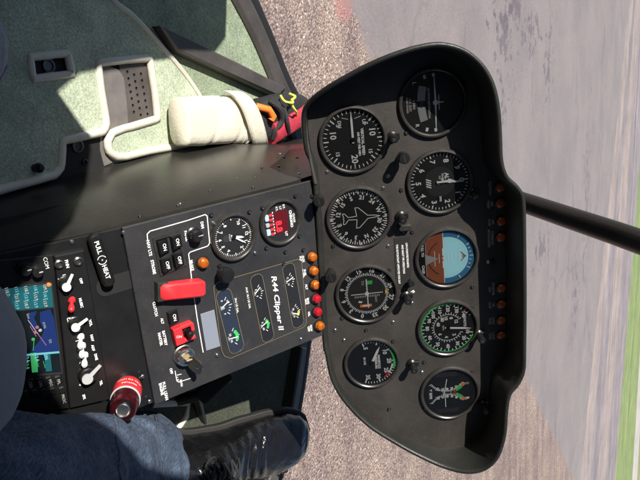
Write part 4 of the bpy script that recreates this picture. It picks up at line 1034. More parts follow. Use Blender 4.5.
# heat lever
p, q = con(95, 236, .012), con(112, 288, .012); ang = rot_from(p, q); Lg = math.hypot(q[0] - p[0], q[1] - p[1])
b = MB(); b.T = Matrix.Rotation(ang, 4, 'Z'); b.prism(rrect(0, 0, Lg, .0125, .006, 6), .004, .0125, 'black', .0018)
b.lathe([(.0045, -.004), (.0045, .005)], 'black', 14, cx=Lg * .42, cy=0)
b.text('PULL', -Lg * .27, 0, .0062, 'white', .0128, bold=.00015); b.text('HEAT', Lg * .20, 0, .0062, 'white', .0128, bold=.00015)
b.arc(20, 160, .0040, .0047, 'white', .0128, cx=-Lg * .03); b.arc(200, 340, .0040, .0047, 'white', .0128, cx=-Lg * .03); b.text('+', -Lg * .03, 0, .004, 'white', .0128)
b.build('heat_lever', cc, ((p[0] + q[0]) / 2, (p[1] + q[1]) / 2, -.004))
b = MB(); b.prism(rrect(0, 0, .020, .052, .009, 6), 0, .0006, 'black_matte'); a, bb = con(123, 285); 
b.build('lever_slot', cc, (a - .002, bb, -.0044))
# red push-pull knob with silver end
kb = con(130, 387, 0)
K0 = CM @ V((kb[0], kb[1], -.004)); K1 = at(123, 410, (Xc.cross(Yc).length, 0)[1] or .64)
ax = (K1 - K0); Lk = ax.length; q = ax.to_track_quat('Z', 'Y').to_matrix().to_4x4()
b = MB(); b.T = CMi @ T3(*K0) @ q
b.lathe([(.0150, 0), (.0150, Lk * .08), (.0140, Lk * .12)], 'black', 32)
b.lathe([(.0140, Lk * .10), (.0148, Lk * .15), (.0150, Lk * .2), (.0150, Lk * .54), (.0146, Lk * .57)], 'redplastic', 36)
b.lathe([(.0150, Lk * .57), (.0153, Lk * .58), (.0153, Lk * .61), (.0146, Lk * .62)], 'knobgrey', 36)
b.lathe([(.0142, Lk * .62), (.0145, Lk * .70), (.0138, Lk * .74), (.0141, Lk * .80), (.0134, Lk * .95), (.0118, Lk)], 'darkred', 36)
b.lathe([(.0118, Lk), (.0076, Lk * .985), (.0072, Lk * .97)], 'black', 36)
b.lathe([(.0074, Lk * .98), (.0074, Lk * 1.03), (.0066, Lk * 1.045), (.0056, Lk * 1.01), (.0001, Lk * 1.0)], 'steel', 28)
kn = b.build('push_pull_knob', cc)
# lettering wrapped on the red barrel, facing the camera side
b = MB()
Tk = CMi @ T3(*K0) @ q
tocam = (q.to_3x3().inverted() @ (CAM - K0)); th0 = math.atan2(tocam.y, tocam.x)
for li, (t, zz) in enumerate((('MIXTURE', .44), ('PULL TO LEAN', .30))):
    tmp = MB(); tmp.text(t, 0, 0, .0040, 'white', 0, bold=.0001)
    for v_ in tmp.bm.verts:
        th = th0 + v_.co.x / .0152; r = .0154
        v_.co = Tk @ V((r * math.cos(th), r * math.sin(th), Lk * zz + v_.co.y))
    k = b.mi('white'); vm = {v_: b.bm.verts.new(v_.co) for v_ in tmp.bm.verts}
    for f in tmp.bm.faces: b.face([vm[v_] for v_ in f.verts], k)
b.build('knob_lettering', cc)

# ignition key: a thing of its own, held by the lock
kx, ky = con(200, 370, .02)
ik = empty('ignition_key', CM @ T3(a if False else con(186, 357, .008)[0], con(186, 357, .008)[1], .0094), 'dark headed metal key standing in the silver ignition lock', 'key')
b = MB(); b.box(0, 0, 0, .0022, .0075, .010, 'gold'); b.build('blade', ik)
kx, ky = con(199, 368, .022); lx, ly = con(186, 357, .008)
dirv = V((kx - lx, ky - ly, .016)); qq = dirv.to_track_quat('X', 'Z').to_matrix().to_4x4()
b = MB(); b.T = qq @ Matrix.Rotation(.9, 4, 'X')
oo = rrect(.0135, 0, .021, .019, .0075, 6); hh = [(.017 + .0025 * math.cos(-i * PI / 6), .0 + .0025 * math.sin(-i * PI / 6)) for i in range(12)]
b.holes(oo, [hh], -.0014, .0014, 'darksteel'); b.recalc = True; b.build('key_head', ik)

# ================================================================ RADIOS
def unit(name, px, label, cat):
    c = [con(*q) for q in px]; ox = sum(p[0] for p in c) / 4; oy = sum(p[1] for p in c) / 4
    r = empty(name, CM @ T3(ox, oy, -.0045), label, cat)
    b = MB(); b.prism([(p[0] - ox, p[1] - oy) for p in c], 0, .006, 'black', .001); b.build('front_plate', r)
    return r, (lambda u, v, c=0.0015: (con(u, v, c)[0] - ox, con(u, v, c)[1] - oy))
ap_, al = unit('audio_panel', [(54, 256), (84, 250), (110, 399), (70, 408)], 'narrow black radio panel with white pointer knobs and one red toggle beside the colour screen', 'radio panel')
def knob(parent, u, v, al, r, h, m, cap, pa, name='knob'):
    x, y = al(u, v, h); b = MB()
    b.lathe([(r + .001, .0055), (r + .001, .0068), (r, .0075), (r, h), (r * .86, h + .0012), (.0001, h + .0012)], m, 24)
    d = V((math.cos(pa), math.sin(pa)))
    if cap:
        e = V((-d.y, d.x)) * r * .25
        b.prism([tuple(d * -r * .3 + e), tuple(d * -r * .3 - e), tuple(d * r * 1.75 - e * .7), tuple(d * r * 1.75 + e * .7)], h + .0013, h + .0024, cap); b.lathe([(r * .62, h + .0012), (r * .62, h + .0030), (.0001, h + .0030)], cap, 20, cx=-d.x * r * .3, cy=-d.y * r * .3)
    return b.build(name, parent, (x, y, 0))
knob(ap_, 68, 286, al, .0068, .012, 'black', 'white', PI * .80)
knob(ap_, 78, 327, al, .0068, .012, 'black', 'white', PI * .62)
knob(ap_, 90, 378, al, .0090, .014, 'black', 'knobgrey', PI * .68)
b = MB()
for u, v in ((59, 264), (78, 261)):
    x, y = al(u, v); o = MB(); o.lathe([(.0046, .006), (.0046, .008), (.003, .009), (.0028, .007), (.0001, .007)], 'darksteel', 18); o.build('jack_socket', ap_, (x, y, 0))
for u, v, m, nm in ((74, 303, 'redplastic', 'red_toggle'), (83, 340, 'white', 'toggle'), (84.5, 349, 'white', 'toggle'), (87, 358.5, 'white', 'toggle')):
    x, y = al(u, v, .010); o = MB(); o.T = Matrix.Rotation(.5, 4, 'Y') @ Matrix.Rotation(.35, 4, 'X')
    o.lathe([(.0036, -.003), (.0036, .001), (.0018, .002), (.0018, .005), (.0030, .009), (.0030, .0125), (.0018, .014), (.0001, .014)], m, 14)
    o.build(nm, ap_, (x, y, .006))
for u, v, t, sz in ((67, 264, 'PHN', .0042), (60.5, 283, 'XMIT', .0042), (64, 275, '1', .004), (81, 281, 'OFF', .0034), (71, 309, 'ICS', .0042), (81, 303, 'MUSIC', .0036), (69, 322, 'COM', .0040), (71, 318, '2', .0038), (90.5, 323, 'VOL', .0036), (77, 341, '1', .0042), (79, 350, '2', .0042), (80, 360, 'AUX', .0034), (92, 338, 'NAV', .0036), (93, 348, 'ADF', .0036), (96, 357, 'DME', .0036), (83, 372, 'SQ', .0036), (101, 383, 'TEL', .0034), (80, 385, '+', .004), (84, 397, 'SPK', .0034)):
    x, y = al(u, v, .002); b = MB(); b.text(t, 0, 0, sz, 'white', .0063, 0, bold=.00016); b.build('lettering', ap_, (x, y, 0))
gp, gl_ = unit('navigation_screen', [(-24, 262), (53, 254.5), (69, 408), (-10, 420)], 'navigation unit with lit colour moving map screen, lowest in the console', 'navigator')
b = MB()
def sq(pts, m, z): b.poly([gl_(u, v, .002) for u, v in pts], m, z)
sq(((-8, 287), (52, 282), (63, 374), (4, 379)), 'black_matte', .0062)
sq(((-6, 290), (51, 284), (53.5, 307), (-3, 312)), 'scr_teal', .0064)
sq(((-3, 313), (53.5, 308), (59, 352), (2, 356)), 'scr_land', .0064)
sq(((40, 312), (50, 309), (54, 318), (59, 351), (36, 353), (31, 351), (40, 340), (44, 330), (40, 322)), 'scr_blue', .0066)
sq(((28, 313), (37, 311), (34, 318), (38, 326), (33, 330), (30, 322)), 'scr_blue', .0066)
sq(((2, 357), (59, 352.5), (61.5, 372), (4, 376)), 'scr_land', .0064)
for i in range(5):
    u = 4 + i * 9.5
    for j in range(3):
        v = 288.5 + j * 7.2 - i * .8; x, y = gl_(u + 3, v + 3, .002); b.text(random.choice(('118.7', '121.5', '113.9', '109.3')), x, y, .0040, 'scr_cyan' if (i + j) % 2 else 'scr_white', .0068, PI / 2 * 0, bold=.0001)
    for j in range(2):
        u2 = 8 + i * 9.5; v = 360 - i * .8 + j * 7; x, y = gl_(u2, v, .002); b.text(random.choice(('0.0', '286', '12.4', '__._')), x, y, .0044, 'scr_green' if j else 'scr_cyan', .0068, 0, bold=.00015)
sq(((1, 356), (59, 351), (59.4, 353), (1.4, 358)), 'scr_cyan', .0070); sq(((30, 353), (36, 352.5), (38, 372), (32, 372.5)), 'scr_green', .0067); sq(((44, 352.5), (50, 352), (52, 371), (46, 371.5)), 'scr_teal', .0067)
for u, v, m in ((35, 332, 'scr_mag'), (40, 330, 'scr_white'), (33, 339, 'scr_green'), (37, 327, 'scr_mag')):
    x, y = gl_(u, v); b.disc(x, y, .0017, .0069, m, 8)
for (u, v), (u2, v2), m in (((28, 320), (38, 334), 'scr_white'), ((38, 334), (46, 345), 'scr_mag'), ((34, 338), (33, 350), 'scr_green'), ((30, 326), (36, 336), 'scr_mag')):
    b.line([gl_(u, v), gl_(u2, v2)], .0006, m, .0069)
for u, v, t in ((44, 325, 'KVN'), (50, 341, 'D2'), (28, 316, '5nm')): x, y = gl_(u, v); b.text(t, x, y, .0032, 'scr_white', .0070)
b.build('screen', gp)
for u, v, r, h in ((27, 272, .0072, .016), (39, 274, .0070, .014)):
    x, y = gl_(u, v, h); b = MB(); b.lathe([(r, .0055), (r, h * .6), (r * .72, h * .62), (r * .70, h), (r * .6, h + .0008), (.0001, h + .0008)], 'black', 20, smooth=False); b.box(0, r * .4, h + .0009, .0012, r * .5, .0004, 'knobgrey'); b.build('knob', gp, (x, y, 0))
b = MB()
for u, v, t in ((46, 263, 'COM'), (35, 269, 'C'), (50, 286 - 1.5, 'V'), (30, 384, 'CDI'), (40, 383, 'OBS'), (50, 382, 'MSG'), (58, 381, 'FPL'), (63, 398, 'PROC')):
    x, y = gl_(u, v); b.text(t, x, y, .0040 if u != 46 else .0052, 'white' if u == 46 else 'dim', .0064 if v < 380 else .0085, 0)
b.build('lettering', gp)
for i in range(5):
    x, y = gl_(22 + i * 9.3, 385.5 - i, .007); o = MB(); o.prism(rrect(0, 0, .0085, .0068, .0015), .0055, .0082, 'black', .0006); o.build('button', gp, (x, y, 0))
    x, y = gl_(26 + i * 9.3, 396 - i, .007); o = MB(); o.prism(rrect(0, 0, .0072, .0062, .0015), .0055, .0078, 'black', .0006); o.build('button', gp, (x, y, 0))
x, y = gl_(49, 287 - 2, .004); o = MB(); o.lathe([(.002, .006), (.002, .008), (.0001, .0085)], 'orange', 10); o.build('indicator_light', gp, (x, y, 0))

# ================================================================ POUCH AND BAG BESIDE THE CONSOLE
zc = ZF + .044
pA, pB = onz(181, 122, zc), onz(262, 118, zc)
ax = (pB - pA); ax.z = 0; Lp = ax.length; yx = ax.normalized(); side = V((-yx.y, yx.x, 0)) * -1
PT = Matrix(((side.x, yx.x, 0, pA.x), (side.y, yx.y, 0, pA.y), (0, 0, 1, ZF + .011), (0, 0, 0, 1)))
po = empty('leather_pouch', PT, 'cream leather sleeve with a wide flap lying on the carpet against the console flank', 'pouch')
b = MB(); rs = []
NS = 60
def pouch_sec(t, grow=0):
    w = (.0335 + .004 * t) * min(1, (.80 + t * 10) ** .5 if t < .02 else 1); h = (.0185 + .003 * t) * min(1, (.62 + t * 19) ** .5 if t < .02 else 1)
    r = []
    for i in range(28):
        a = 2 * PI * i / 28; ca, sa = math.cos(a), math.sin(a); e = .62
        x = math.copysign(abs(ca) ** e, ca) * (w + grow); z = math.copysign(abs(sa) ** e, sa) * (h + grow) + .026
        k = 1 + .03 * noise.noise(V((x * 34, t * 7, z * 34))) - .05 * max(0, math.sin(t * 21 + x * 60)) ** 6 * (t > .25)
        r.append((x * k, t * Lp, .026 + (z - .026) * k))
    return r
for k in range(NS + 1): rs.append(pouch_sec(k / NS * .74))
b.rings(rs, 'cream', True, True, False, True); b.rings([[(x * .94, y, .026 + (z - .026) * .94) for x, y, z in r] for r in rs[14:]][::-1], 'black_matte', True, False, False, True)
b.build('sleeve', po, sharp=60)
b = MB(); b.tube([V(p) for p in pouch_sec(.74, .0005)] , .0018, 'piping', 6, True); b.tube([V(p) for p in pouch_sec(.68, .0003)], .0007, 'piping', 5, True); b.build('hem', po)
# flap: a wide leather band wrapped over the mouth at a slant
b = MB()
def band(t, lat):   # t 0..1 across the sleeve, lat along the axis
    a = math.radians(12 + 180 * t); x = -math.cos(a) * .043; z = .020 + math.copysign(abs(math.sin(a)) ** .45, math.sin(a)) * .034
    y = Lp * (.56 + .44 * t) + lat - .004 + .0025 * math.sin(t * 7)
    return V((x, y, z))
top_, bot_ = [], []
for i in range(31):
    t = i / 30
    top_.append([band(t, -.0195), band(t, -.018) + V((0, 0, .0025)), band(t, 0) + V((0, 0, .0030)), band(t, .018) + V((0, 0, .0025)), band(t, .0195), band(t, .018) - V((0, 0, .0025)), band(t, -.018) - V((0, 0, .0025))])
b.rings(top_, 'cream', True, True, True, True)
b.build('flap', po, sharp=50)
b = MB()
for lat in (-.0155, .0155): b.tube([band(i / 30, lat) + V((0, 0, .0026)) for i in range(2, 29)], .0006, 'piping', 5)
b.build('stitching', po)


zb = ZF + .05
bA, bB = onz(258, 122, zb), onz(309, 108, zb)
ax = bB - bA; ax.z = 0; Lb = ax.length; yx = ax.normalized(); side = V((yx.y, -yx.x, 0))
BT = Matrix(((side.x, yx.x, 0, bA.x), (side.y, yx.y, 0, bA.y), (0, 0, 1, ZF + .012), (0, 0, 0, 1)))
bg = empty('kit_bag', BT, 'red and black fabric bag with yellow cord sticking out of the cream pouch', 'bag')
b = MB(); rs = []
for k in range(17):
    t = k / 16; y = -.02 + (Lb + .03) * t; env = (math.sin(PI * min(1, max(.02, .06 + .94 * t))) ** .35) if t > .5 else (min(1, .75 + t)) 
    w, h = .034 * env, .026 * env; r = []
    for i in range(24):
        a = 2 * PI * i / 24; ca, sa = math.cos(a), math.sin(a)
        kx_ = 1 + .10 * noise.noise(V((ca * 1.6, t * 6, sa * 1.6)))
        r.append((math.copysign(abs(ca) ** .6, ca) * w * kx_, y, .028 + math.copysign(abs(sa) ** .6, sa) * h * kx_))
    rs.append(r)
b.rings(rs, 'bagblack', True, True, True, True); b.build('bag_body', bg, sharp=60)
b = MB(); rs = []
for k in range(13):
    t = k / 12; y = .018 + (Lb - .012) * t; xx = .022 - .022 * t; r = []
    for i in range(12):
        a = 2 * PI * i / 12; r.append((xx + .0165 * math.copysign(abs(math.cos(a)) ** .5, math.cos(a)), y, .044 + .0155 * math.copysign(abs(math.sin(a)) ** .5, math.sin(a)) + .003 * noise.noise(V((t * 7, a, 0)))))
    rs.append(r)
b.rings(rs, 'bagred', True, True, True, True); b.build('red_panel', bg, sharp=60)
b = MB(); b.tube([(-.026, -.012, .046), (-.018, .004, .059), (-.006, .012, .060), (-.001, .009, .057)], .0055, 'orange', 12); b.build('orange_loop', bg)
b = MB()
b.tube(spline([V((-.030, .020, .05)), V((-.015, .03, .062)), V((.004, .034, .060)), V((.016, .02, .056)), V((.030, .018, .05))], 6, False), .0045, 'bagblack', 8)
b.tube(spline([V((-.026, .040, .050)), V((-.010, .046, .060)), V((.008, .044, .064)), V((.026, .052, .060))], 6, False), .0035, 'bagblack', 8); b.build('webbing', bg)
b = MB()
b.tube(spline([V((-.034, .048, .054)), V((-.026, .040, .066)), V((-.022, .050, .074)), V((-.026, .060, .066)), V((-.018, .054, .070)), V((-.008, .062, .070)), V((-.004, .074, .064)), V((.001, .080, .060))], 7, False), .0019, 'cord', 8)
b.tube(spline([V((-.026, .058, .068)), V((-.030, .066, .070)), V((-.036, .058, .064))], 6, False), .0019, 'cord', 8)
b.build('yellow_cord', bg)

# ================================================================ SHOES, PEDAL
def shoe(name_parent, T, Ls, matU, matS, toe=None, laces=True, prefix='shoe'):
    ws = [(0, .022), (.03, .030), (.12, .035), (.28, .033), (.42, .036), (.56, .0445), (.70, .0495), (.82, .0485), (.90, .043), (.955, .032), (.985, .018), (1, .006)]
    hs_ = [(0, .060), (.04, .082), (.15, .092), (.26, .098), (.34, .094), (.45, .078), (.58, .059), (.70, .048), (.80, .044), (.88, .042), (.94, .036), (.98, .026), (1, .014)]
    def it(tab, t):
        for (a, x), (c, y) in zip(tab, tab[1:]):
            if t <= c: k = (t - a) / (c - a); k = k * k * (3 - 2 * k) * .5 + k * .5; return x + (y - x) * k
        return tab[-1][1]
    b = MB(); b.T = T; rs = []; N = 130
    S = Ls / .30
    for k in range(N + 1):
        t = k / N; w = it(ws, t) * S; h = it(hs_, t) * S; r = []
        bend = .004 * math.sin(PI * t) * S
        cx = .006 * math.sin(PI * min(1, t * 1.1)) * S
        crease = -.0055 * S * (math.sin((t - .53) * 95) * .5 + .5) * math.sin(PI * (t - .42) / .30) if .42 < t < .72 else 0
        for i in range(21):
            a = PI * i / 20; ca, sa = math.cos(a), math.sin(a)
            x = math.copysign(abs(ca) ** .78, ca) * w; z = .012 * S + (abs(sa) ** .85) * (h - .012 * S)
            if t < .40: x *= 1 - .25 * (abs(sa) ** 2)
            z += crease * sa
            tc_ = .0012 * S if .795 < t < .815 else 0
            nz = noise.noise(V((x * 55, t * 14, z * 55))) * .0022 * (1 if t < .8 else .2)
            r.append((cx + x + nz * ca, (t - .02) * Ls + .004 * math.sin(a * 3) * (.42 < t < .72), z + bend + nz * sa))
        rs.append(r)
    b.rings(rs, matU, False, False, False, True)
    for r in (rs[0], rs[-1]): b.poly(r, matU)
    up_ = b.build('shoe', name_parent, sharp=75)
    b = MB(); b.T = T; out = []
    for k in range(25): t = k / 24; out.append(((it(ws, t) + .0070) * S + .006 * math.sin(PI * min(1, t * 1.1)) * S, (t * 1.025 - .035) * Ls))
    for k in range(24, -1, -1): t = k / 24; out.append((-(it(ws, t) + .0070) * S + .006 * math.sin(PI * min(1, t * 1.1)) * S, (t * 1.025 - .035) * Ls))
    b.prism(out, .004 * S, .0145 * S, matS, .0018); b.prism([p for p in out if p[1] < .26 * Ls], -.018 * S, .0035 * S, matS)
    b.build('sole', up_)
    if toe:
        b = MB(); b.T = T; b.rings([[(x * 1.01, y + .0006, z + .0008) for x, y, z in r] for r in rs[35:]], toe, False); b.build('toe_cap', up_)
    if laces:
        b = MB(); b.T = T
        for j, t in enumerate((.235, .285, .335, .385)):
            h = it(hs_, t) * S; w = .017 * S
            for s in (1, -1):
                b.tube(spline([V((s * w + .006, (t - .02) * Ls, h - .006 * S)), V((s * w * .4 + .006, (t - .008) * Ls, h + .005 * S)), V((-s * w * .5 + .006, (t + .01) * Ls, h + .004 * S)), V((-s * w + .006, (t + .018) * Ls, h - .008 * S))], 4, False), .0017 * S, 'lace', 6)
        b.tube(spline([V((.006, .21 * Ls, .102 * S)), V((.026, .19 * Ls, .104 * S)), V((.032, .24 * Ls, .098 * S)), V((.012, .225 * Ls, .104 * S)), V((-.018, .19 * Ls, .104 * S)), V((-.024, .25 * Ls, .096 * S)), V((.004, .225 * Ls, .105 * S))], 5, False), .0017 * S, 'lace', 6)
        b.build('laces', up_)
    return up_
def shoe_frame(heel, toe, roll=0):
    y = (toe - heel).normalized(); x = y.cross(V((0, 0, 1))).normalized(); z = x.cross(y)
    Mx = Matrix(((x.x, y.x, z.x, heel.x), (x.y, y.y, z.y, heel.y), (x.z, y.z, z.z, heel.z), (0, 0, 0, 1)))
    return Mx @ Matrix.Rotation(roll, 4, 'Y')

# ---- people: the pilot in jeans (right seat) and the grey-trousered passenger (left seat)
def skin(name, pts, edges, m, parent, sub=2, root=0, W=None):
    me = bpy.data.meshes.new(name); me.from_pydata([tuple((W @ V(p[:3])) if W else p[:3]) for p in pts], edges, [])
    ob = bpy.data.objects.new(name, me); COL.objects.link(ob); ob.parent = parent
    md = ob.modifiers.new('skin', 'SKIN'); md.use_smooth_shade = True
    for i, p in enumerate(pts):
        r = p[3] if len(p) == 4 else None
        sv = me.skin_vertices[0].data[i]; sv.radius = (p[3], p[3] if len(p) < 5 else p[4]); sv.use_root = (i == root)
    sm = ob.modifiers.new('sub', 'SUBSURF'); sm.levels = sub; sm.render_levels = sub
    me.materials.append(M[m]); return ob
def chain(i0, n): return [(i, i + 1) for i in range(i0, i0 + n - 1)]
def person(label, hip, legs, arms, chest, head, trousers, shirt, face=V((0, 1, 0)), group=None):
    W = T3(-hip.x, -hip.y, -ZF)
    root = empty('person', T3(hip.x, hip.y, ZF), label, 'person')
    hipz = hip
    pts = [(*hip, .13, .10), (*hip.lerp(chest, .5), .135, .10), (*chest, .155, .10), (*(chest.lerp(head, .40)), .062, .06), (*(chest.lerp(head, .62)), .056, .056), (*(head + V((0, .01, -.02))), .074, .082), (*(head + V((0, 0, .07))), .070, .082)]
    ed = chain(0, 7)
    def add(par, seq):
        last = par
        for q in seq: pts.append(q); ed.append((last, len(pts) - 1)); last = len(pts) - 1
        return last
    for lg in legs: add(0, [(*p, r * .72) for p, r in lg])
    for am in arms:
        last = add(2, [(*p, r * .8) for p, r in am])
        wr = am[-1][0]; d = (am[-1][0] - am[-2][0]).normalized(); sd = d.cross(V((0, 0, 1))).normalized()
        palm = add(last, [(*(wr + d * .05), .026, .018)])
        for k, (o, Lf) in enumerate(((-.026, .068), (-.009, .078), (.009, .074), (.025, .060))):
            add(palm, [(*(wr + d * .088 + sd * o), .0095), (*(wr + d * (.088 + Lf * .5) + sd * o * 1.1 + V((0, 0, -.008))), .0085), (*(wr + d * (.088 + Lf) + sd * o * 1.1 + V((0, 0, -.026))), .007)])
        add(last, [(*(wr + d * .035 - sd * .034), .0105), (*(wr + d * .068 - sd * .052 + V((0, 0, -.006))), .0085)])
    body = skin('body', pts, ed, 'skin', root, 2, 0, W)
    tp = [(*hip, .145, .125)]; te = []
    for lg in legs:
        last = 0
        for p, r in lg: tp.append((*p, r)); te.append((last, len(tp) - 1)); last = len(tp) - 1
    tr_ = skin('trousers', tp, te, trousers, root, 4, 0, W)
    for nm, sz, stg in (('folds', .055, .022 if trousers == 'denim' else .006), ('creases', .02, .006 if trousers == 'denim' else .003)):
        tx = bpy.data.textures.new('cloth_' + nm, 'CLOUDS'); tx.noise_scale = sz; tx.noise_depth = 3
        dm = tr_.modifiers.new(nm, 'DISPLACE'); dm.texture = tx; dm.strength = stg; dm.mid_level = .5; dm.texture_coords = 'LOCAL'
    sp = [(*(hip + V((0, 0, .03))), .15, .12), (*hip.lerp(chest, .5), .152, .12), (*chest, .17, .115), (*(chest.lerp(head, .32)), .075, .07)]; se = chain(0, 4)
    for am in arms:
        last = 2
        for p, r in am[:-1] + [(am[-2][0].lerp(am[-1][0], .85), am[-1][1] * 1.1)]: sp.append((*p, r * 1.08)); se.append((last, len(sp) - 1)); last = len(sp) - 1
    skin('shirt', sp, se, shirt, root, 2, 0, W)
    # hair cap and face
    b = MB(); b.T = W
    hc = head + V((0, -.015, .055)); rs = []
    for i in range(9):
        a = PI * i / 8 * .62; rs.append([hc + V((.083 * math.sin(a) * math.cos(t), .098 * math.sin(a) * math.sin(t) - .014, .080 * math.cos(a))) for t in [2 * PI * k / 20 for k in range(20)]])
    b.rings(rs, 'hair', True, True, True, True); b.build('hair', root)
    b = MB(); b.T = W
    b.rings([[head + V((dx * .016 * w, .074 + y, z)) for dx in (-1, -.4, .4, 1)] for w, y, z in ((.3, .012, .05), (.6, .022, .03), (1, .032, .008), (1, .012, .0))], 'skin', False); b.build('nose', root)
    for s in (1, -1):
        b = MB(); b.T = W; b.lathe([(.0001, .013), (.008, .010), (.012, .003), (.012, 0)], 'eyewhite', 12, T=T3(*(head + V((s * .032, .075, .045)))) @ Matrix.Rotation(-PI / 2, 4, 'X')); b.disc(0, 0, .0001, 0, 'black', 6); b.build('eye', root)
        b = MB(); b.T = W; b.lathe([(.012, -.008), (.030, 0), (.026, .008), (.0001, .004)], 'skin', 12, T=T3(*(head + V((s * .083, -.01, .03)))) @ Matrix.Rotation(s * PI / 2, 4, 'Y')); b.build('ear', root)
    b = MB(); b.T = W; b.tube(spline([head + V((x, .081 - abs(x) * .25, -.033)) for x in (-.026, -.012, 0, .012, .026)], 4, False), .0045, 'bagred', 6); b.build('mouth', root)
    return root, W
# pilot
kn_ = at(-55, 505, .385)
jl = [(V((.34, -.26, .78)), .090), (V((.22, -.05, .83)), .080), (at(-60, 500, .40), .068), (at(0, 492, .47), .060), (at(60, 482, .585), .0625), (at(110, 474, .70), .067), (at(138, 468, .785), .072), (at(148, 466, .805), .074)]
jr = [(V((.50, -.26, .78)), .090), (V((.54, -.02, .86)), .078), (V((.55, .18, .92)), .066), (V((.555, .30, .80)), .058), (V((.555, .44, .66)), .058)]
la = [(V((.24, -.42, 1.24)), .058), (V((.17, -.40, 1.02)), .048), (V((.24, -.20, .90)), .040), (V((.28, -.10, .90)), .030)]
ra = [(V((.62, -.42, 1.24)), .058), (V((.68, -.38, 1.02)), .048), (V((.62, -.16, .93)), .040), (V((.57, -.04, .95)), .030)]
pil, PW = person('pilot in dark blue jeans and black leather shoe to the right of the console', V((.42, -.42, .74)), [jl, jr], [la, ra], V((.42, -.47, 1.16)), V((.42, -.44, 1.46)), 'denim', 'shirt')
# hem and seams of the pilot's jeans
def ring(c, d, r, rt, m, name, par, W_, squash=1):
    q = d.to_track_quat('Z', 'Y').to_matrix(); b = MB(); b.T = W_
    pts = []
    for i in range(40):
        a = 2 * PI * i / 40; k = 1 + .05 * noise.noise(V((math.cos(a) * 1.5, math.sin(a) * 1.5, 3)))
        pts.append(c + q @ V((math.cos(a) * r * k, math.sin(a) * r * k, 0)))
    b.tube(pts, rt, m, 8, True); return b.build(name, par)
jean = [o for o in pil.children if o.name.startswith('trousers')][0]
dj = (jl[-1][0] - jl[-2][0]).normalized()
bpy.context.view_layer.update(); dg_ = bpy.context.evaluated_depsgraph_get(); je = jean.evaluated_get(dg_); jmi = je.matrix_world.inverted()
def on_cloth(u, v):
    ok, p, n, i_ = je.ray_cast(jmi @ CAM, (jmi.to_3x3() @ wdir(u, v)).normalized()); return (p + n * .0004) if ok else None
for k, (px, r_) in enumerate((([(114 + .10 * (v - 410) + 1.2 * math.sin(v * .21), v) for v in range(412, 500, 3)], .0011), ([(157 + .10 * (v - 410) + .8 * math.sin(v * .3), v) for v in range(412, 500, 3)], .0009), ([(154.5 + .10 * (v - 410) + .8 * math.sin(v * .3), v) for v in range(412, 500, 3)], .0006))):
    pts_ = [p for p in (on_cloth(*q) for q in px) if p is not None]
    if len(pts_) > 3: b = MB(); b.tube(pts_, r_, 'stitch', 6); b.build('seam', jean)
hl_, tt_ = at(165, 463, .905), at(326, 438, 1.085)
hl_ = tt_ + (hl_ - tt_).normalized() * .30
sf = shoe_frame(hl_ - V((0, 0, .045)), tt_ - V((0, 0, .035)), .05)
s1 = shoe(pil, PW @ sf, .30, 'leather', 'sole')
s2 = shoe(pil, PW @ shoe_frame(V((.555, .43, ZF + .02)), V((.575, .73, ZF + .03))), .30, 'leather', 'sole')
# passenger behind the camera: only his right knee and left toe show
kc = at(-27, 368, .40)
gl1 = [(V((-.12, -.26, .76)), .090), (V((-.05, .0, .82)), .076), (kc, .072), (V((-.05, .14, .68)), .055), (V((-.08, .06, .60)), .052)]
gr1 = [(V((-.30, -.26, .76)), .090), (V((-.34, -.04, .84)), .074), (V((-.345, .10, .86)), .060), (V((-.29, .20, .73)), .052), (V((-.235, .27, .62)), .05)]
pa1 = [(V((-.02, -.50, 1.20)), .056), (V((.03, -.46, .98)), .047), (V((-.06, -.26, .90)), .040), (V((-.09, -.16, .90)), .030)]
pa2 = [(V((-.38, -.50, 1.20)), .056), (V((-.44, -.46, .98)), .047), (V((-.36, -.26, .92)), .040), (V((-.33, -.14, .93)), .030)]
pas, QW = person('passenger in grey trousers with a knee against the console edge', V((-.20, -.42, .72)), [gl1, gr1], [pa1, pa2], V((-.20, -.54, 1.12)), V((-.20, -.53, 1.42)), 'greycloth', 'shirt')
tp_ = onz(21, 57, ZF + .04)
shoe(pas, QW @ shoe_frame(tp_ + V((-.09, -.285, -.005)), tp_ + V((0, 0, -.018))), .29, 'knit', 'purple', None, False)
shoe(pas, QW @ shoe_frame(V((-.09, -.02, ZF + .02)), V((-.10, .25, ZF + .02)) + V((0, -.02, 0))), .27, 'knit', 'purple', None, False)
# seats
for x, lab in ((-.20, 'tan leather seat under the passenger in grey trousers'), (.42, 'tan leather seat under the pilot in jeans')):
    st = empty('seat', T3(x, -.35, ZF), lab, 'seat', 'front seats of the cabin')
    b = MB(); b.prism(rrect(0, 0, .46, .50, .05), .0005, .10, 'shell', .01); b.build('seat_base', st)
    b = MB(); b.prism(rrect(0, 0, .46, .50, .06), .1005, .14, 'seatleather', .02); b.build('cushion', st)
    b = MB(); b.T = Matrix.Translation(V((0, -.235, .12))) @ Matrix.Rotation(math.radians(80), 4, 'X'); b.prism(rrect(0, .30, .46, .62, .08), 0, .08, 'seatleather', .02); b.build('backrest', st)
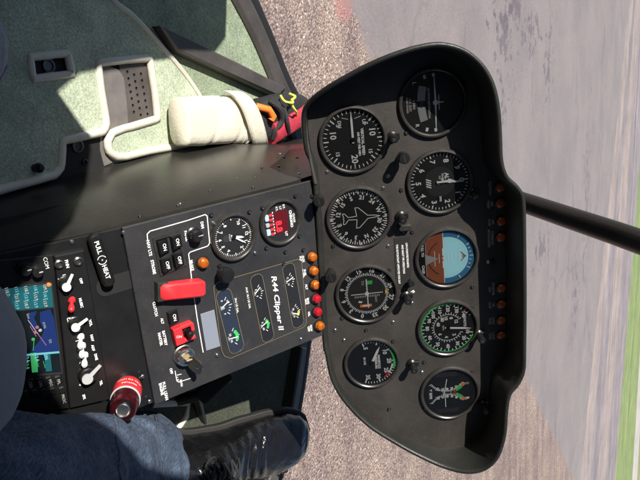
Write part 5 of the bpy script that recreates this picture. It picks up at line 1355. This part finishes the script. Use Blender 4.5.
# rudder pedal
pdl = empty('rudder_pedal', T3(*at(200, 395, .97)), 'black rudder pedal arm between the console and the polished shoe', 'pedal')
W = T3(*(-at(200, 395, .97)))
b = MB(); b.T = W
b.tube([at(172, 402, .95), at(196, 396, .96), at(212, 384, .97), at(228, 378, 1.0)], .0085, 'black', 10)
b.tube([at(196, 396, .96), at(199, 408, .99), at(203, 425, 1.02)], .0075, 'black', 10); b.build('pedal_arm', pdl)
b = MB(); b.T = W @ T3(*at(214, 386, .965)) @ (CAM - at(214, 386, .965)).to_track_quat('Z', 'Y').to_matrix().to_4x4() @ Matrix.Rotation(1.0, 4, 'Z')
b.prism(rrect(0, 0, .024, .058, .005), 0, .009, 'rubber', .0015)
for k in range(5): b.box(0, -.02 + k * .01, .009, .018, .003, .0015, 'rubber')
b.build('pedal_pad', pdl)
# cream carpet edging glimpsed below the console on the pilot side
b = MB(); q0, q1, q2 = onz(170, 412, ZF + .006), onz(186, 405, ZF + .006), onz(200, 440, ZF + .006)
cp2 = empty('carpet_panel', T3(q1.x, q1.y, ZF), 'dark green carpet panel with cream edging beneath the polished shoe', 'carpet')
W2 = T3(-q1.x, -q1.y, -ZF)
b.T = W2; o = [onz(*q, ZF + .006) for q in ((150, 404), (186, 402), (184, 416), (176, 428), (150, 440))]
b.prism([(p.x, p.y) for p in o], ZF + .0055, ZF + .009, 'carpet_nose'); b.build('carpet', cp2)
b = MB(); b.T = W2; b.tube([V((p.x, p.y, ZF + .009)) for p in o[:4]], .0055, 'piping', 8); b.build('piping', cp2)

# ================================================================ CAMERA, SKY, SUN
cd = bpy.data.cameras.new('Camera'); cam = bpy.data.objects.new('Camera', cd); COL.objects.link(cam); sc.camera = cam
Uw, Vw, Fw = c2w(V((0, 1, 0))), c2w(V((1, 0, 0))), c2w(V((0, 0, 1)))
cam.matrix_world = Matrix(((Uw.x, -Vw.x, -Fw.x, CAM.x), (Uw.y, -Vw.y, -Fw.y, CAM.y), (Uw.z, -Vw.z, -Fw.z, CAM.z), (0, 0, 0, 1)))
cd.sensor_fit = 'HORIZONTAL'; cd.sensor_width = 36; cd.lens = 36; cd.clip_start = .02; cd.clip_end = 3000
S = V((-.643, -.327, .693)).normalized()
ld = bpy.data.lights.new('Sun', 'SUN'); ld.energy = 5.0; ld.angle = math.radians(.53); ld.color = (1, .95, .88)
lo = bpy.data.objects.new('Sun', ld); COL.objects.link(lo); lo.rotation_euler = S.to_track_quat('Z', 'Y').to_euler(); lo.location = (-5, -3, 8)
w = bpy.data.worlds.new('World'); sc.world = w; w.use_nodes = True; nt = w.node_tree
sky = nt.nodes.new('ShaderNodeTexSky'); sky.sky_type = 'NISHITA'; sky.sun_disc = False
sky.sun_elevation = math.asin(S.z); sky.sun_rotation = math.atan2(S.x, S.y)
nt.links.new(sky.outputs[0], nt.nodes['Background'].inputs[0]); nt.nodes['Background'].inputs[1].default_value = .06
sc.view_settings.view_transform = 'Standard'; sc.view_settings.look = 'None'; sc.view_settings.gamma = 1; sc.view_settings.exposure = .75
sc.view_settings.use_curve_mapping = False
sc.cycles.max_bounces = 8; sc.cycles.transparent_max_bounces = 16; sc.cycles.use_denoising = True
